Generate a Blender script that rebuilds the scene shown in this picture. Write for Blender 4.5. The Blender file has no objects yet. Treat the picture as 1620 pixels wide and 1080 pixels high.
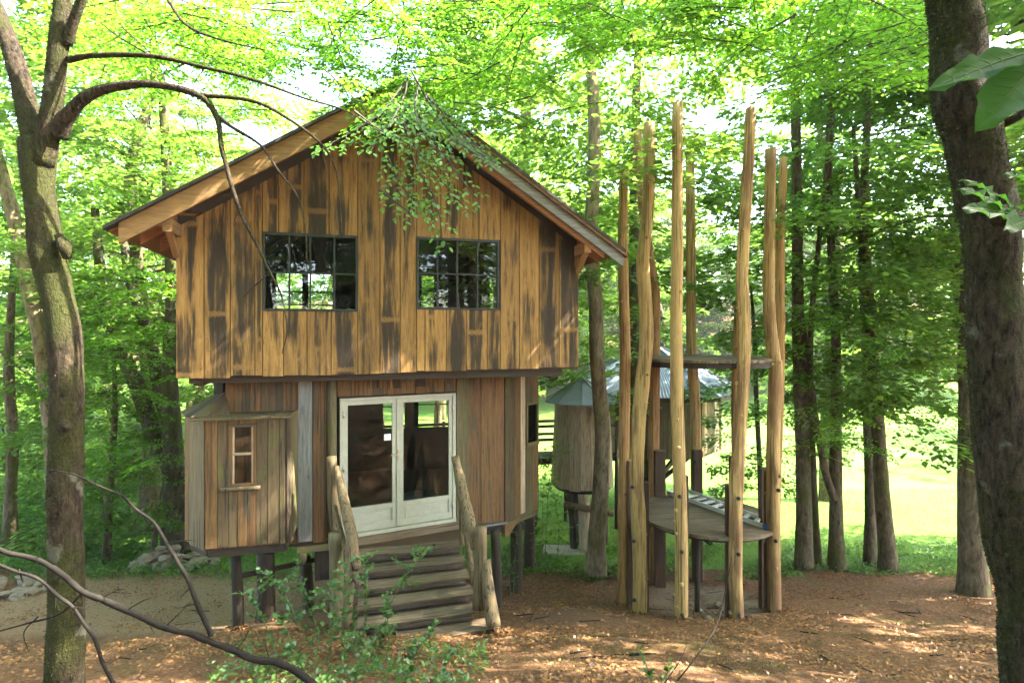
import bpy, math, random
import numpy as np
from mathutils import Vector, Matrix, noise as mnoise

random.seed(7)
RNG = np.random.default_rng(7)
S = bpy.context.scene
C = S.collection
R = math.radians
F = 900.0                      # focal length in photo pixels (1620 wide)
HZ = 530.0                     # horizon row in the photo

# ------------------------------------------------------------------ camera, sky, sun, exposure
cam_d = bpy.data.cameras.new('camera')
cam = bpy.data.objects.new('camera', cam_d); C.objects.link(cam)
cam.location = (0, 0, 0); cam.rotation_euler = (R(90), 0, 0)
cam_d.sensor_width = 36; cam_d.lens = 36 * F / 1620
cam_d.shift_y = -10 / 1620
cam_d.clip_start = 0.05; cam_d.clip_end = 1000
S.camera = cam

SUN_EL = R(47)
SUN = Vector((0.995 * math.cos(SUN_EL), 0.03 * math.cos(SUN_EL), math.sin(SUN_EL))).normalized()
w = bpy.data.worlds.new('World'); S.world = w; w.use_nodes = True
nt = w.node_tree; nt.nodes.clear()
sky = nt.nodes.new('ShaderNodeTexSky'); sky.sky_type = 'NISHITA'; sky.sun_disc = False
sky.sun_elevation = SUN_EL; sky.sun_rotation = math.atan2(SUN.x, SUN.y)
sky.dust_density = 2.5; sky.ozone_density = 0.6
bg = nt.nodes.new('ShaderNodeBackground'); bg.inputs['Strength'].default_value = 0.15
wo = nt.nodes.new('ShaderNodeOutputWorld')
nt.links.new(sky.outputs[0], bg.inputs[0]); nt.links.new(bg.outputs[0], wo.inputs[0])
sd = bpy.data.lights.new('sun', 'SUN'); sd.energy = 3.9; sd.angle = R(0.5); sd.color = (1.0, 0.93, 0.80)
so = bpy.data.objects.new('sun', sd); C.objects.link(so)
so.rotation_euler = SUN.to_track_quat('Z', 'Y').to_euler(); so.location = SUN * 60
vs = S.view_settings
vs.view_transform = 'Standard'; vs.look = 'None'; vs.gamma = 1.0; vs.use_curve_mapping = False
vs.exposure = 4.05
cy = S.cycles
cy.max_bounces = 12; cy.diffuse_bounces = 8; cy.glossy_bounces = 2; cy.transmission_bounces = 4; cy.transparent_max_bounces = 8
cy.caustics_reflective = False; cy.caustics_refractive = False
cy.sample_clamp_indirect = 6.0
cy.use_denoising = True
try: cy.denoiser = 'OPENIMAGEDENOISE'; cy.denoising_input_passes = 'RGB_ALBEDO_NORMAL'
except Exception: pass
cy.use_adaptive_sampling = True; cy.adaptive_threshold = 0.015

# ------------------------------------------------------------------ helpers
WP = {}                        # world position of each object's origin

def P(px, py, D):
    return Vector(((px - 810) / F * D, D, -(py - HZ) / F * D))

def tag(o, label=None, cat=None, group=None, kind=None):
    if label: o['label'] = label
    if cat: o['category'] = cat
    if group: o['group'] = group
    if kind: o['kind'] = kind
    return o

def thing(name, label, cat, loc, group=None):
    o = bpy.data.objects.new(name, None); C.objects.link(o)
    o.location = loc; WP[o.name] = Vector(loc); o.empty_display_size = 0.2
    return tag(o, label, cat, group)

def mk(name, verts, faces, mat, parent=None, smooth=False, axes=None, center=None):
    """one mesh object from world coordinates; its origin goes to the middle of its box; axes = local frame"""
    V = np.asarray(verts, dtype=np.float64).reshape(-1, 3)
    c = Vector(center) if center is not None else Vector((V.min(0) + V.max(0)) / 2)
    V = V - np.array(c)
    M = Matrix.Identity(3)
    if axes:
        M = Matrix((axes[0], axes[1], axes[2])).transposed()
        V = V @ np.array(M)
    me = bpy.data.meshes.new(name)
    me.from_pydata(V.tolist(), [], [list(map(int, f)) for f in faces])
    me.materials.append(mat)
    if smooth: me.polygons.foreach_set('use_smooth', [True] * len(me.polygons))
    o = bpy.data.objects.new(name, me); C.objects.link(o)
    pw = WP[parent.name] if parent is not None else Vector((0, 0, 0))
    m4 = M.to_4x4()
    prot = PR.get(parent.name) if parent is not None else None
    if prot is not None:
        inv = prot.transposed()
        m4 = (inv @ M).to_4x4(); m4.translation = inv @ (c - pw)
    else:
        m4.translation = c - pw
    if parent is not None: o.parent = parent
    o.matrix_local = m4
    WP[o.name] = c
    PR[o.name] = M
    return o
PR = {}

def mk_np(name, V, Q, mat, parent=None, center=None, smooth=False):
    """fast mesh from numpy arrays: V (n,3), Q (m,4) or (m,3)"""
    c = np.array(center if center is not None else (0, 0, 0), dtype=np.float64)
    me = np_mesh(name, V - c, Q, mat, smooth)
    o = bpy.data.objects.new(name, me); C.objects.link(o)
    pw = WP[parent.name] if parent is not None else Vector((0, 0, 0))
    if parent is not None: o.parent = parent
    o.location = Vector(c) - pw; WP[o.name] = Vector(c)
    return o

def np_mesh(name, V, Q, mat, smooth=False):
    me = bpy.data.meshes.new(name)
    k = Q.shape[1]
    me.vertices.add(len(V)); me.vertices.foreach_set('co', np.ascontiguousarray(V, dtype=np.float32).ravel())
    me.loops.add(Q.size); me.loops.foreach_set('vertex_index', np.ascontiguousarray(Q, dtype=np.int32).ravel())
    me.polygons.add(len(Q)); me.polygons.foreach_set('loop_start', np.arange(0, Q.size, k, dtype=np.int32))
    if smooth: me.polygons.foreach_set('use_smooth', np.ones(len(Q), dtype=bool))
    me.update(calc_edges=True)
    me.materials.append(mat)
    return me

class Fr:
    """a vertical plane: origin, ex along it (to the right seen from outside), up, n outward"""
    def __init__(s, o, ex, up=(0, 0, 1)):
        s.o = Vector(o); s.ex = Vector(ex).normalized(); s.up = Vector(up).normalized()
        s.y = s.up.cross(s.ex); s.n = -s.y
    def p(s, a, z, off=0):
        return s.o + s.ex * a + s.up * z + s.n * off
    def hit(s, px, py, off=0):
        d = Vector(((px - 810) / F, 1, -(py - HZ) / F))
        o = s.o + s.n * off
        t = o.dot(s.n) / d.dot(s.n)
        q = d * t - s.o
        return q.dot(s.ex), q.dot(s.up)
    def a(s, px, off=0):
        return s.hit(px, 500, off)[0]

def poly(name, fr, pts, t0, t1, mat, parent=None, along='z', jit=0.0):
    """polygon in the plane's (a,z) extruded from offset t0 to t1; grain (local Z) along z or along a"""
    n = len(pts)
    pts = [(a + random.uniform(-jit, jit), z + random.uniform(-jit, jit)) for a, z in pts]
    V = [fr.p(a, z, t1) for a, z in pts] + [fr.p(a, z, t0) for a, z in pts]
    Fc = [list(range(n)), list(range(2 * n - 1, n - 1, -1))] + [[i, i + n, (i + 1) % n + n, (i + 1) % n] for i in range(n)]
    ax = (fr.ex, fr.y, fr.up) if along == 'z' else (fr.up, fr.n * -1, fr.ex)
    if along != 'z': ax = (fr.n, fr.up, fr.n.cross(fr.up))
    return mk(name, V, Fc, mat, parent, axes=ax)

def rect(name, fr, a0, a1, z0, z1, t0, t1, mat, parent=None, along='z', jit=0.0):
    return poly(name, fr, [(a0, z0), (a1, z0), (a1, z1), (a0, z1)], t0, t1, mat, parent, along, jit)

BOXF = [[0, 1, 2, 3], [7, 6, 5, 4], [0, 4, 5, 1], [1, 5, 6, 2], [2, 6, 7, 3], [3, 7, 4, 0]]
def beam(name, p0, p1, wd, ht, mat, parent=None, up=(0, 0, 1), taper=1.0):
    """rectangular bar from p0 to p1, grain along it"""
    p0, p1 = Vector(p0), Vector(p1)
    z = (p1 - p0).normalized(); x = z.cross(Vector(up))
    if x.length < 1e-3: x = z.cross(Vector((0, 1, 0)))
    x.normalize(); y = z.cross(x)
    V = []
    for p, k in ((p0, 1), (p1, taper)):
        for a, b in ((-1, -1), (1, -1), (1, 1), (-1, 1)):
            V.append(p + x * a * wd / 2 * k + y * b * ht / 2 * k)
    return mk(name, V, BOXF, mat, parent, axes=(x, y, z))

def holes_geo(fr, a0, a1, z0, z1, t0, t1, holes):
    """geometry of a wall slab with rectangular holes"""
    As = sorted({a0, a1, *[h[0] for h in holes], *[h[1] for h in holes]})
    Zs = sorted({z0, z1, *[h[2] for h in holes], *[h[3] for h in holes]})
    V, Fc = [], []
    for i in range(len(As) - 1):
        for j in range(len(Zs) - 1):
            ca, cz = (As[i] + As[i + 1]) / 2, (Zs[j] + Zs[j + 1]) / 2
            if any(h[0] < ca < h[1] and h[2] < cz < h[3] for h in holes): continue
            b = len(V)
            for t in (t1, t0):
                for a, z in ((As[i], Zs[j]), (As[i + 1], Zs[j]), (As[i + 1], Zs[j + 1]), (As[i], Zs[j + 1])):
                    V.append(fr.p(a, z, t))
            Fc += [[q + b for q in f] for f in BOXF]
    return V, Fc

def catmull(pts, per=6):
    pts = [np.array(p, dtype=float) for p in pts]
    if len(pts) < 3:
        return [pts[0] + (pts[-1] - pts[0]) * t for t in np.linspace(0, 1, per + 1)]
    out = []
    for i in range(len(pts) - 1):
        a = pts[i - 1] if i else 2 * pts[0] - pts[1]
        b, c = pts[i], pts[i + 1]
        d = pts[i + 2] if i + 2 < len(pts) else 2 * c - b
        for k in range(per):
            t = k / per
            out.append(.5 * (2 * b + (c - a) * t + (2 * a - 5 * b + 4 * c - d) * t * t + (3 * b - a - 3 * c + d) * t ** 3))
    out.append(pts[-1])
    return out

def tube_geo(path, radii, seg=8, rough=0.0, cap=True, nscale=3.0, lumps=0.0):
    """tapered tube along a path; radii: one per path point, or (r0, r1)"""
    path = [Vector(p) for p in path]
    n = len(path)
    if len(radii) != n:
        xs = np.linspace(0, 1, len(radii)); radii = np.interp(np.linspace(0, 1, n), xs, radii)
    V, Fc = [], []
    ref = None
    for i, p in enumerate(path):
        t = (path[min(i + 1, n - 1)] - path[max(i - 1, 0)]).normalized()
        if ref is None:
            ref = t.cross(Vector((0.3, 1, 0.1))).normalized()
        ref = (ref - t * ref.dot(t)).normalized()
        b = t.cross(ref)
        for k in range(seg):
            a = 2 * math.pi * k / seg
            dv = ref * math.cos(a) + b * math.sin(a)
            r = radii[i]
            if rough:
                q = p + dv * r
                r *= 1 + rough * mnoise.noise(q * nscale) + rough * .5 * mnoise.noise(q * nscale * 3.1)
            if lumps:
                r *= 1 + lumps * max(0, mnoise.noise(p * 2.0 + dv * .5) - .2)
            V.append(p + dv * r)
    for i in range(n - 1):
        for k in range(seg):
            k2 = (k + 1) % seg
            Fc.append([i * seg + k, i * seg + k2, (i + 1) * seg + k2, (i + 1) * seg + k])
    if cap:
        Fc.append(list(range(seg - 1, -1, -1))); Fc.append([(n - 1) * seg + k for k in range(seg)])
    return V, Fc

def tube(name, path, radii, mat, parent=None, seg=8, per=6, rough=0.0, nscale=3.0, smooth=True, center=None, lumps=0.0):
    V, Fc = tube_geo(catmull(path, per), radii, seg, rough, True, nscale, lumps)
    return mk(name, V, Fc, mat, parent, smooth, center=center)

def join_geo(parts):
    V, Fc = [], []
    for v, f in parts:
        b = len(V); V += [tuple(q) for q in v]; Fc += [[i + b for i in q] for q in f]
    return V, Fc

# ------------------------------------------------------------------ materials
def base_mat(name, rough=0.8, spec=0.3):
    m = bpy.data.materials.new(name); m.use_nodes = True
    b = m.node_tree.nodes['Principled BSDF']
    b.inputs['Roughness'].default_value = rough
    b.inputs['Specular IOR Level'].default_value = spec
    return m, m.node_tree, b

def N(nt, t, **kw):
    n = nt.nodes.new(t)
    for k, v in kw.items(): setattr(n, k, v)
    return n

def ramp(nt, src, stops):
    r = nt.nodes.new('ShaderNodeValToRGB')
    el = r.color_ramp.elements
    el[0].position, el[0].color = stops[0][0], (*stops[0][1], 1)
    el[1].position, el[1].color = stops[-1][0], (*stops[-1][1], 1)
    for p, c in stops[1:-1]:
        e = el.new(p); e.color = (*c, 1)
    nt.links.new(src, r.inputs[0])
    return r

def g(v): return (v, v, v)

def mixc(nt, fac, a, b, mode='MIX'):
    m = nt.nodes.new('ShaderNodeMix'); m.data_type = 'RGBA'; m.blend_type = mode
    for sock, v in ((m.inputs[0], fac), (m.inputs[6], a), (m.inputs[7], b)):
        if isinstance(v, (int, float)): sock.default_value = v
        elif isinstance(v, tuple): sock.default_value = (*v, 1)
        else: nt.links.new(v, sock)
    return m.outputs[2]

def math_(nt, op, a, b=None):
    m = nt.nodes.new('ShaderNodeMath'); m.operation = op
    for i, v in enumerate((a, b)):
        if v is None: continue
        if isinstance(v, (int, float)): m.inputs[i].default_value = v
        else: nt.links.new(v, m.inputs[i])
    return m.outputs[0]

def noise_n(nt, vec, scale, detail=4, rough=.55, dist=0.0):
    n = nt.nodes.new('ShaderNodeTexNoise'); n.inputs['Scale'].default_value = scale
    n.inputs['Detail'].default_value = detail; n.inputs['Roughness'].default_value = rough
    n.inputs['Distortion'].default_value = dist
    nt.links.new(vec, n.inputs['Vector'])
    return n.outputs['Fac']

def coords(nt, scale=(1, 1, 1), rnd=True):
    """object coordinates, shifted by a random amount for every object"""
    tc = nt.nodes.new('ShaderNodeTexCoord'); mp = nt.nodes.new('ShaderNodeMapping')
    mp.inputs['Scale'].default_value = scale
    nt.links.new(tc.outputs['Object'], mp.inputs['Vector'])
    oi = nt.nodes.new('ShaderNodeObjectInfo')
    if rnd:
        k = math_(nt, 'MULTIPLY', oi.outputs['Random'], 53.0)
        cb = nt.nodes.new('ShaderNodeCombineXYZ')
        for i in range(3): nt.links.new(k, cb.inputs[i])
        nt.links.new(cb.outputs[0], mp.inputs['Location'])
    return tc.outputs['Object'], mp.outputs['Vector'], oi.outputs['Random']

def wood(name, light, mid, dark, stain=None, cover=0.5, bands=False, bump=0.35, rough=0.75, vary=0.35, moss=None, mcover=.55, cracks=0.0):
    m, nt, b = base_mat(name, rough)
    L = nt.links.new
    raw, v, rnd = coords(nt, (14, 14, 1.1))
    _, v2, _ = coords(nt, (4.2, 4.2, .30) if bands else (5.5, 5.5, .42))
    _, v3, _ = coords(nt, (1.8, 1.8, 1.3))
    gr = noise_n(nt, v, 2.2, 6, .6, .6)
    fine = noise_n(nt, v, 9.0, 3, .6)
    col = ramp(nt, gr, [(.25, dark), (.45, mid), (.68, light)]).outputs[0]
    col = mixc(nt, 1.0, col, ramp(nt, fine, [(.3, g(.72)), (.7, g(1.0))]).outputs[0], 'MULTIPLY')
    # every board its own tone
    tone = math_(nt, 'ADD', math_(nt, 'MULTIPLY', rnd, vary), 1 - vary / 2)
    col = mixc(nt, 1.0, col, tone_rgb(nt, tone), 'MULTIPLY')
    if stain:
        st = noise_n(nt, v2, 1.5, 5, .6, .8)
        st = math_(nt, 'ADD', st, math_(nt, 'MULTIPLY', math_(nt, 'SUBTRACT', noise_n(nt, v, 1.5, 5, .65), .5), .62 if bands else .42))
        r2 = math_(nt, 'FRACT', math_(nt, 'MULTIPLY', rnd, 17.3))
        st = math_(nt, 'ADD', st, math_(nt, 'MULTIPLY', math_(nt, 'SUBTRACT', r2, .5), .26))
        big = noise_n(nt, v3, 1.1, 2, .5)
        if bands:
            tg = nt.nodes.new('ShaderNodeTexCoord'); sg = nt.nodes.new('ShaderNodeSeparateXYZ'); L(tg.outputs['Generated'], sg.inputs[0])
            ed = math_(nt, 'ABSOLUTE', math_(nt, 'SUBTRACT', sg.outputs[0], .5))
            st = math_(nt, 'SUBTRACT', st, math_(nt, 'MULTIPLY', math_(nt, 'POWER', math_(nt, 'MULTIPLY', ed, 2.0), 3.0), .22))
        st = math_(nt, 'ADD', st, math_(nt, 'MULTIPLY', math_(nt, 'SUBTRACT', big, .5), .55))
        mask = ramp(nt, st, [(cover - .05, g(0)), (cover + .02, g(.42)), (cover + .10, g(.85)), (cover + .2, g(.98))]).outputs[0]
        if bands:
            sx = nt.nodes.new('ShaderNodeSeparateXYZ'); L(raw, sx.inputs[0])
            zz = math_(nt, 'ADD', math_(nt, 'MULTIPLY', sx.outputs[2], .5), math_(nt, 'MULTIPLY', rnd, 31.0))
            fr_ = math_(nt, 'ABSOLUTE', math_(nt, 'SUBTRACT', math_(nt, 'FRACT', zz), .5))
            fr_ = math_(nt, 'ADD', fr_, math_(nt, 'MULTIPLY', math_(nt, 'SUBTRACT', gr, .5), .06))
            bm = ramp(nt, fr_, [(.010, g(0.35)), (.024, g(1))]).outputs[0]
            mask = mixc(nt, 1.0, mask, bm, 'MULTIPLY')
        stc = mixc(nt, fine, stain, tuple(c * 2.6 for c in stain))
        col = mixc(nt, mask, col, stc)
    if moss:
        mo = noise_n(nt, v3, 2.0, 5, .65)
        mm = ramp(nt, mo, [(mcover, g(0)), (mcover + .15, g(.85))]).outputs[0]
        col = mixc(nt, mm, col, moss)
    if cracks:
        _, vc, _ = coords(nt, (24, 24, .55))
        cr = ramp(nt, noise_n(nt, vc, 1.6, 3, .5), [(.575, g(0)), (.63, g(cracks))]).outputs[0]
        col = mixc(nt, cr, col, tuple(c * .3 for c in dark))
    # knots
    kv = nt.nodes.new('ShaderNodeTexVoronoi'); kv.inputs['Scale'].default_value = 1.0
    _, vk, _ = coords(nt, (5, 5, 2.2)); L(vk, kv.inputs['Vector'])
    km = ramp(nt, kv.outputs['Distance'], [(.05, g(.75)), (.11, g(0))]).outputs[0]
    col = mixc(nt, km, col, tuple(c * .45 for c in mid))
    L(col, b.inputs['Base Color'])
    bp = nt.nodes.new('ShaderNodeBump'); bp.inputs['Strength'].default_value = bump; bp.inputs['Distance'].default_value = .01
    L(math_(nt, 'ADD', gr, math_(nt, 'MULTIPLY', fine, .5)), bp.inputs['Height']); L(bp.outputs[0], b.inputs['Normal'])
    return m

def tone_rgb(nt, val):
    c = nt.nodes.new('ShaderNodeCombineColor')
    for i in range(3): nt.links.new(val, c.inputs[i])
    return c.outputs[0]

def bark(name, c1, c2, moss, mcover, scale=1.0, bump=.8, lichen=None):
    m, nt, b = base_mat(name, .95, .15)
    L = nt.links.new
    raw, v, rnd = coords(nt, (7 * scale, 7 * scale, 2.2 * scale))
    _, v2, _ = coords(nt, (1.5, 1.5, .9))
    _, v3, _ = coords(nt, (6, 6, 6))
    a = noise_n(nt, v, 2.2, 8, .68, .5)
    col = ramp(nt, a, [(.36, c1), (.62, c2)]).outputs[0]
    mo = noise_n(nt, v2, 1.4, 7, .68)
    mm = ramp(nt, mo, [(mcover, g(0)), (mcover + .14, g(.9))]).outputs[0]
    fn = noise_n(nt, v3, 5.0, 5, .7)
    col = mixc(nt, mm, col, ramp(nt, fn, [(.3, tuple(c * .55 for c in moss)), (.7, tuple(c * 1.35 for c in moss))]).outputs[0])
    if lichen:
        li = noise_n(nt, v3, .55, 4, .55)
        col = mixc(nt, ramp(nt, li, [(.64, g(0)), (.68, g(.8))]).outputs[0], col, lichen)
    L(col, b.inputs['Base Color'])
    bp = nt.nodes.new('ShaderNodeBump'); bp.inputs['Strength'].default_value = bump; bp.inputs['Distance'].default_value = .03
    L(math_(nt, 'ADD', a, math_(nt, 'MULTIPLY', fn, .7)), bp.inputs['Height']); L(bp.outputs[0], b.inputs['Normal'])
    return m

def leaf(name, dif, tra, var=.35, fac=.5, gloss=.06):
    m = bpy.data.materials.new(name); m.use_nodes = True
    nt = m.node_tree; nt.nodes.clear(); L = nt.links.new
    geo = N(nt, 'ShaderNodeNewGeometry'); rnd = geo.outputs['Random Per Island']
    d1 = ramp(nt, rnd, [(0, tuple(c * (1 - var) for c in dif)), (.5, dif), (1, (dif[0] * (1 + var * 1.6), dif[1] * (1 + var), dif[2]))])
    t1 = ramp(nt, rnd, [(0, tuple(c * (1 - var) for c in tra)), (.5, tra), (1, (tra[0] * (1 + var * 1.3), tra[1] * (1 + var * .8), tra[2]))])
    df = N(nt, 'ShaderNodeBsdfDiffuse'); tr = N(nt, 'ShaderNodeBsdfTranslucent')
    L(d1.outputs[0], df.inputs[0]); L(t1.outputs[0], tr.inputs[0])
    mx = N(nt, 'ShaderNodeMixShader'); mx.inputs[0].default_value = fac
    L(df.outputs[0], mx.inputs[1]); L(tr.outputs[0], mx.inputs[2])
    gl = N(nt, 'ShaderNodeBsdfGlossy'); gl.inputs['Roughness'].default_value = .42
    m2 = N(nt, 'ShaderNodeMixShader'); m2.inputs[0].default_value = gloss
    L(mx.outputs[0], m2.inputs[1]); L(gl.outputs[0], m2.inputs[2])
    out = N(nt, 'ShaderNodeOutputMaterial'); L(m2.outputs[0], out.inputs[0])
    return m

def plain(name, col, rough=.7, metal=0.0, spec=.4, var=.2, scale=6, bump=.15):
    m, nt, b = base_mat(name, rough, spec)
    b.inputs['Metallic'].default_value = metal
    _, v, _ = coords(nt, (1, 1, 1))
    a = noise_n(nt, v, scale, 6, .65)
    nt.links.new(ramp(nt, a, [(.25, tuple(c * (1 - var) for c in col)), (.75, tuple(min(1, c * (1 + var)) for c in col))]).outputs[0], b.inputs['Base Color'])
    bp = nt.nodes.new('ShaderNodeBump'); bp.inputs['Strength'].default_value = bump; bp.inputs['Distance'].default_value = .01
    nt.links.new(a, bp.inputs['Height']); nt.links.new(bp.outputs[0], b.inputs['Normal'])
    return m

M_upper = wood('upper_boards', (.36, .20, .062), (.26, .142, .043), (.125, .068, .024), stain=(.015, .011, .0075), cover=.44, bands=True, vary=.55)
M_red = wood('red_brown_boards', (.22, .115, .044), (.16, .082, .033), (.085, .044, .019), stain=(.04, .036, .024), cover=.60, vary=.3, cracks=.6)
M_brown = wood('brown_boards', (.225, .125, .045), (.165, .088, .033), (.085, .048, .02), stain=(.03, .025, .018), cover=.58, vary=.3, cracks=.6)
M_green = wood('mossy_boards', (.135, .090, .044), (.095, .063, .032), (.052, .036, .019), moss=(.085, .092, .022), mcover=.5, vary=.35, cracks=.6)
M_grey = wood('weathered_grey_boards', (.24, .24, .22), (.17, .17, .16), (.09, .09, .085), vary=.3)
M_fascia = wood('fascia_wood', (.36, .21, .085), (.28, .155, .06), (.18, .095, .035), stain=(.05, .04, .03), cover=.68, vary=.25)
M_rafter = wood('rafter_wood', (.36, .17, .065), (.28, .125, .05), (.17, .08, .035), vary=.25)
M_dark = wood('dark_timber', (.060, .042, .026), (.042, .03, .02), (.022, .016, .012), vary=.3)
M_post = wood('greenish_posts', (.17, .135, .065), (.12, .095, .048), (.065, .05, .03), moss=(.085, .10, .025), mcover=.5, vary=.3)
M_pole = wood('peeled_poles', (.56, .38, .15), (.46, .29, .105), (.29, .17, .06), stain=(.11, .058, .026), cover=.55, vary=.3, bump=.35, cracks=.8)
M_poler = wood('red_peeled_poles', (.48, .28, .10), (.37, .20, .07), (.22, .11, .045), stain=(.09, .04, .018), cover=.6, vary=.2, bump=.35, cracks=.8)
M_stub = wood('dark_stub_posts', (.10, .055, .03), (.065, .037, .022), (.035, .022, .015), vary=.4)
M_deck = wood('worn_decking', (.23, .165, .10), (.16, .112, .07), (.075, .055, .036), moss=(.07, .07, .03), mcover=.66, vary=.4, cracks=.6)
M_tread = wood('stair_treads', (.23, .175, .11), (.145, .11, .07), (.06, .045, .03), moss=(.075, .08, .026), mcover=.58, vary=.4, cracks=.8)
M_log = wood('railing_logs', (.20, .145, .075), (.14, .10, .052), (.075, .055, .032), moss=(.075, .075, .028), mcover=.6, vary=.25, cracks=.9)
M_hut = wood('hut_boards', (.56, .42, .28), (.43, .32, .21), (.20, .145, .10), moss=(.24, .22, .13), mcover=.58, vary=.35, cracks=.5)
M_white = plain('white_door_paint', (.40, .39, .31), .5, var=.15, scale=9)
M_steel = plain('black_window_steel', (.022, .026, .025), .5, var=.3)
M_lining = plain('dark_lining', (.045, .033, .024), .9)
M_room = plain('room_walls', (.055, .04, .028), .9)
M_roofdark = plain('dark_roofing', (.035, .032, .028), .8)
M_zinc = plain('weathered_zinc', (.27, .31, .40), .6, .1, var=.18, scale=3)
M_corr = plain('corrugated_sheet', (.13, .165, .21), .5, .15, var=.15, scale=2)
M_alu = plain('ladder_aluminium', (.58, .55, .49), .5, .3, var=.15)
M_bolt = plain('bolt_iron', (.06, .055, .05), .5, .7)
M_blue = plain('blue_plastic', (.03, .08, .24), .5)
M_stone = plain('fieldstone', (.20, .16, .12), .9, var=.35, scale=5, bump=.5)
M_concrete = plain('stair_slab', (.30, .27, .22), .9, var=.3, scale=5, bump=.5)
M_brass = plain('handle_metal', (.55, .50, .38), .3, .8)
M_paper = plain('notice_paper', (.72, .76, .80), .7, var=.05)
M_cloth = plain('blue_cover', (.30, .40, .58), .9, var=.25, scale=4)
M_bark = bark('mossy_bark', (.028, .022, .016), (.12, .10, .072), (.055, .062, .014), .44, 1.0, lichen=(.26, .27, .22))
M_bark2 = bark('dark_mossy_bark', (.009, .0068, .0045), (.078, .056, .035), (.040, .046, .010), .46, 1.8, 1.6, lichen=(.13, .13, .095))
M_bark3 = bark('grey_beech_bark', (.085, .064, .04), (.25, .195, .12), (.10, .105, .028), .55, .8, .5)
M_barkd = bark('dark_bark', (.05, .038, .024), (.17, .13, .08), (.075, .08, .02), .5, 1.0)
M_twig = plain('bare_twig_bark', (.017, .0145, .012), .95, spec=.1, var=.5, scale=14, bump=.4)
M_twigd = plain('dark_twig_bark', (.045, .035, .024), .85, var=.4, scale=14, bump=.4)
M_leaf = leaf('beech_leaves', (.082, .165, .026), (.21, .40, .055), fac=.56, gloss=.03)
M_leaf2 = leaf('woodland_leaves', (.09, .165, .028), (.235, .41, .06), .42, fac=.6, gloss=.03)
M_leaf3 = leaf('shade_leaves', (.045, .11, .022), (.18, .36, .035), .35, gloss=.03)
M_near = leaf('near_leaves', (.07, .19, .018), (.22, .50, .03), .35, fac=.5, gloss=.03)
M_holly = leaf('holly_leaves', (.055, .13, .035), (.10, .24, .03), .45, .35, .05)
M_herb = leaf('herb_leaves', (.05, .12, .02), (.10, .21, .025), .4, .4, .05)
M_grass = leaf('grass_blades', (.075, .16, .022), (.13, .26, .03), .3, .4, .03)
M_mossy = leaf('moss_tufts', (.035, .045, .010), (.05, .065, .012), .5, .3, .02)
M_litter = leaf('leaf_litter_leaves', (.19, .105, .052), (.10, .05, .02), .6, .15, .03)

M_herbstem = plain('green_stems', (.10, .13, .04), .8)
def glass_mat():
    m = bpy.data.materials.new('window_glass'); m.use_nodes = True
    nt = m.node_tree; nt.nodes.clear(); L = nt.links.new
    tr = N(nt, 'ShaderNodeBsdfTransparent'); tr.inputs[0].default_value = (.86, .9, .87, 1)
    gl = N(nt, 'ShaderNodeBsdfGlossy'); gl.inputs['Roughness'].default_value = .01
    fr = N(nt, 'ShaderNodeFresnel'); fr.inputs[0].default_value = 1.5
    k = math_(nt, 'MULTIPLY', fr.outputs[0], 1.15)
    mx = N(nt, 'ShaderNodeMixShader'); L(k, mx.inputs[0]); L(tr.outputs[0], mx.inputs[1]); L(gl.outputs[0], mx.inputs[2])
    o = N(nt, 'ShaderNodeOutputMaterial'); L(mx.outputs[0], o.inputs[0])
    return m
M_glass = glass_mat()

# ------------------------------------------------------------------ ground
GD = [-40, -6, 0, 2, 3.5, 5, 6.5, 7.5, 8.75, 9.9, 11.3, 13, 16, 20, 45, 60, 90, 200]
GZ = [-2.5, -1.5, -1.6, -1.95, -2.45, -3.05, -3.62, -3.95, -4.37, -4.60, -4.82, -5.2, -5.55, -5.72, -5.9, -3.0, 3.0, 12]
def G(x, y):
    z = float(np.interp(y, GD, GZ))
    z += .10 * mnoise.noise(Vector((x * .35, y * .35, 3.1))) + .035 * mnoise.noise(Vector((x * 1.3, y * 1.3, 8.0)))
    # a low bank of trodden earth to the left of the pole ring, and the shallow pit inside it
    z += .18 * math.exp(-((x - .9) ** 2 / 1.1 + (y - 8.6) ** 2 / .5))
    z -= .16 * math.exp(-((x - 3.4) ** 2 + (y - 10) ** 2) / .9)
    # mossy lip in front of the stairs
    z += .10 * math.exp(-((x - .9) ** 2 / 2.5 + (y - 6.6) ** 2 / .12))
    if x < -3: z -= min(1, (-3 - x) / 3) * .12 * math.exp(-((y - 9) / 3) ** 2)
    return z
def onG(px, py, lo=2.0, hi=60.0):
    """point where the sight line of a photo pixel meets the ground"""
    D = lo
    while D < hi:
        q = P(px, py, D)
        if q.z <= G(q.x, q.y): return Vector((q.x, q.y, G(q.x, q.y)))
        D += .04
    return P(px, py, hi)

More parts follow.
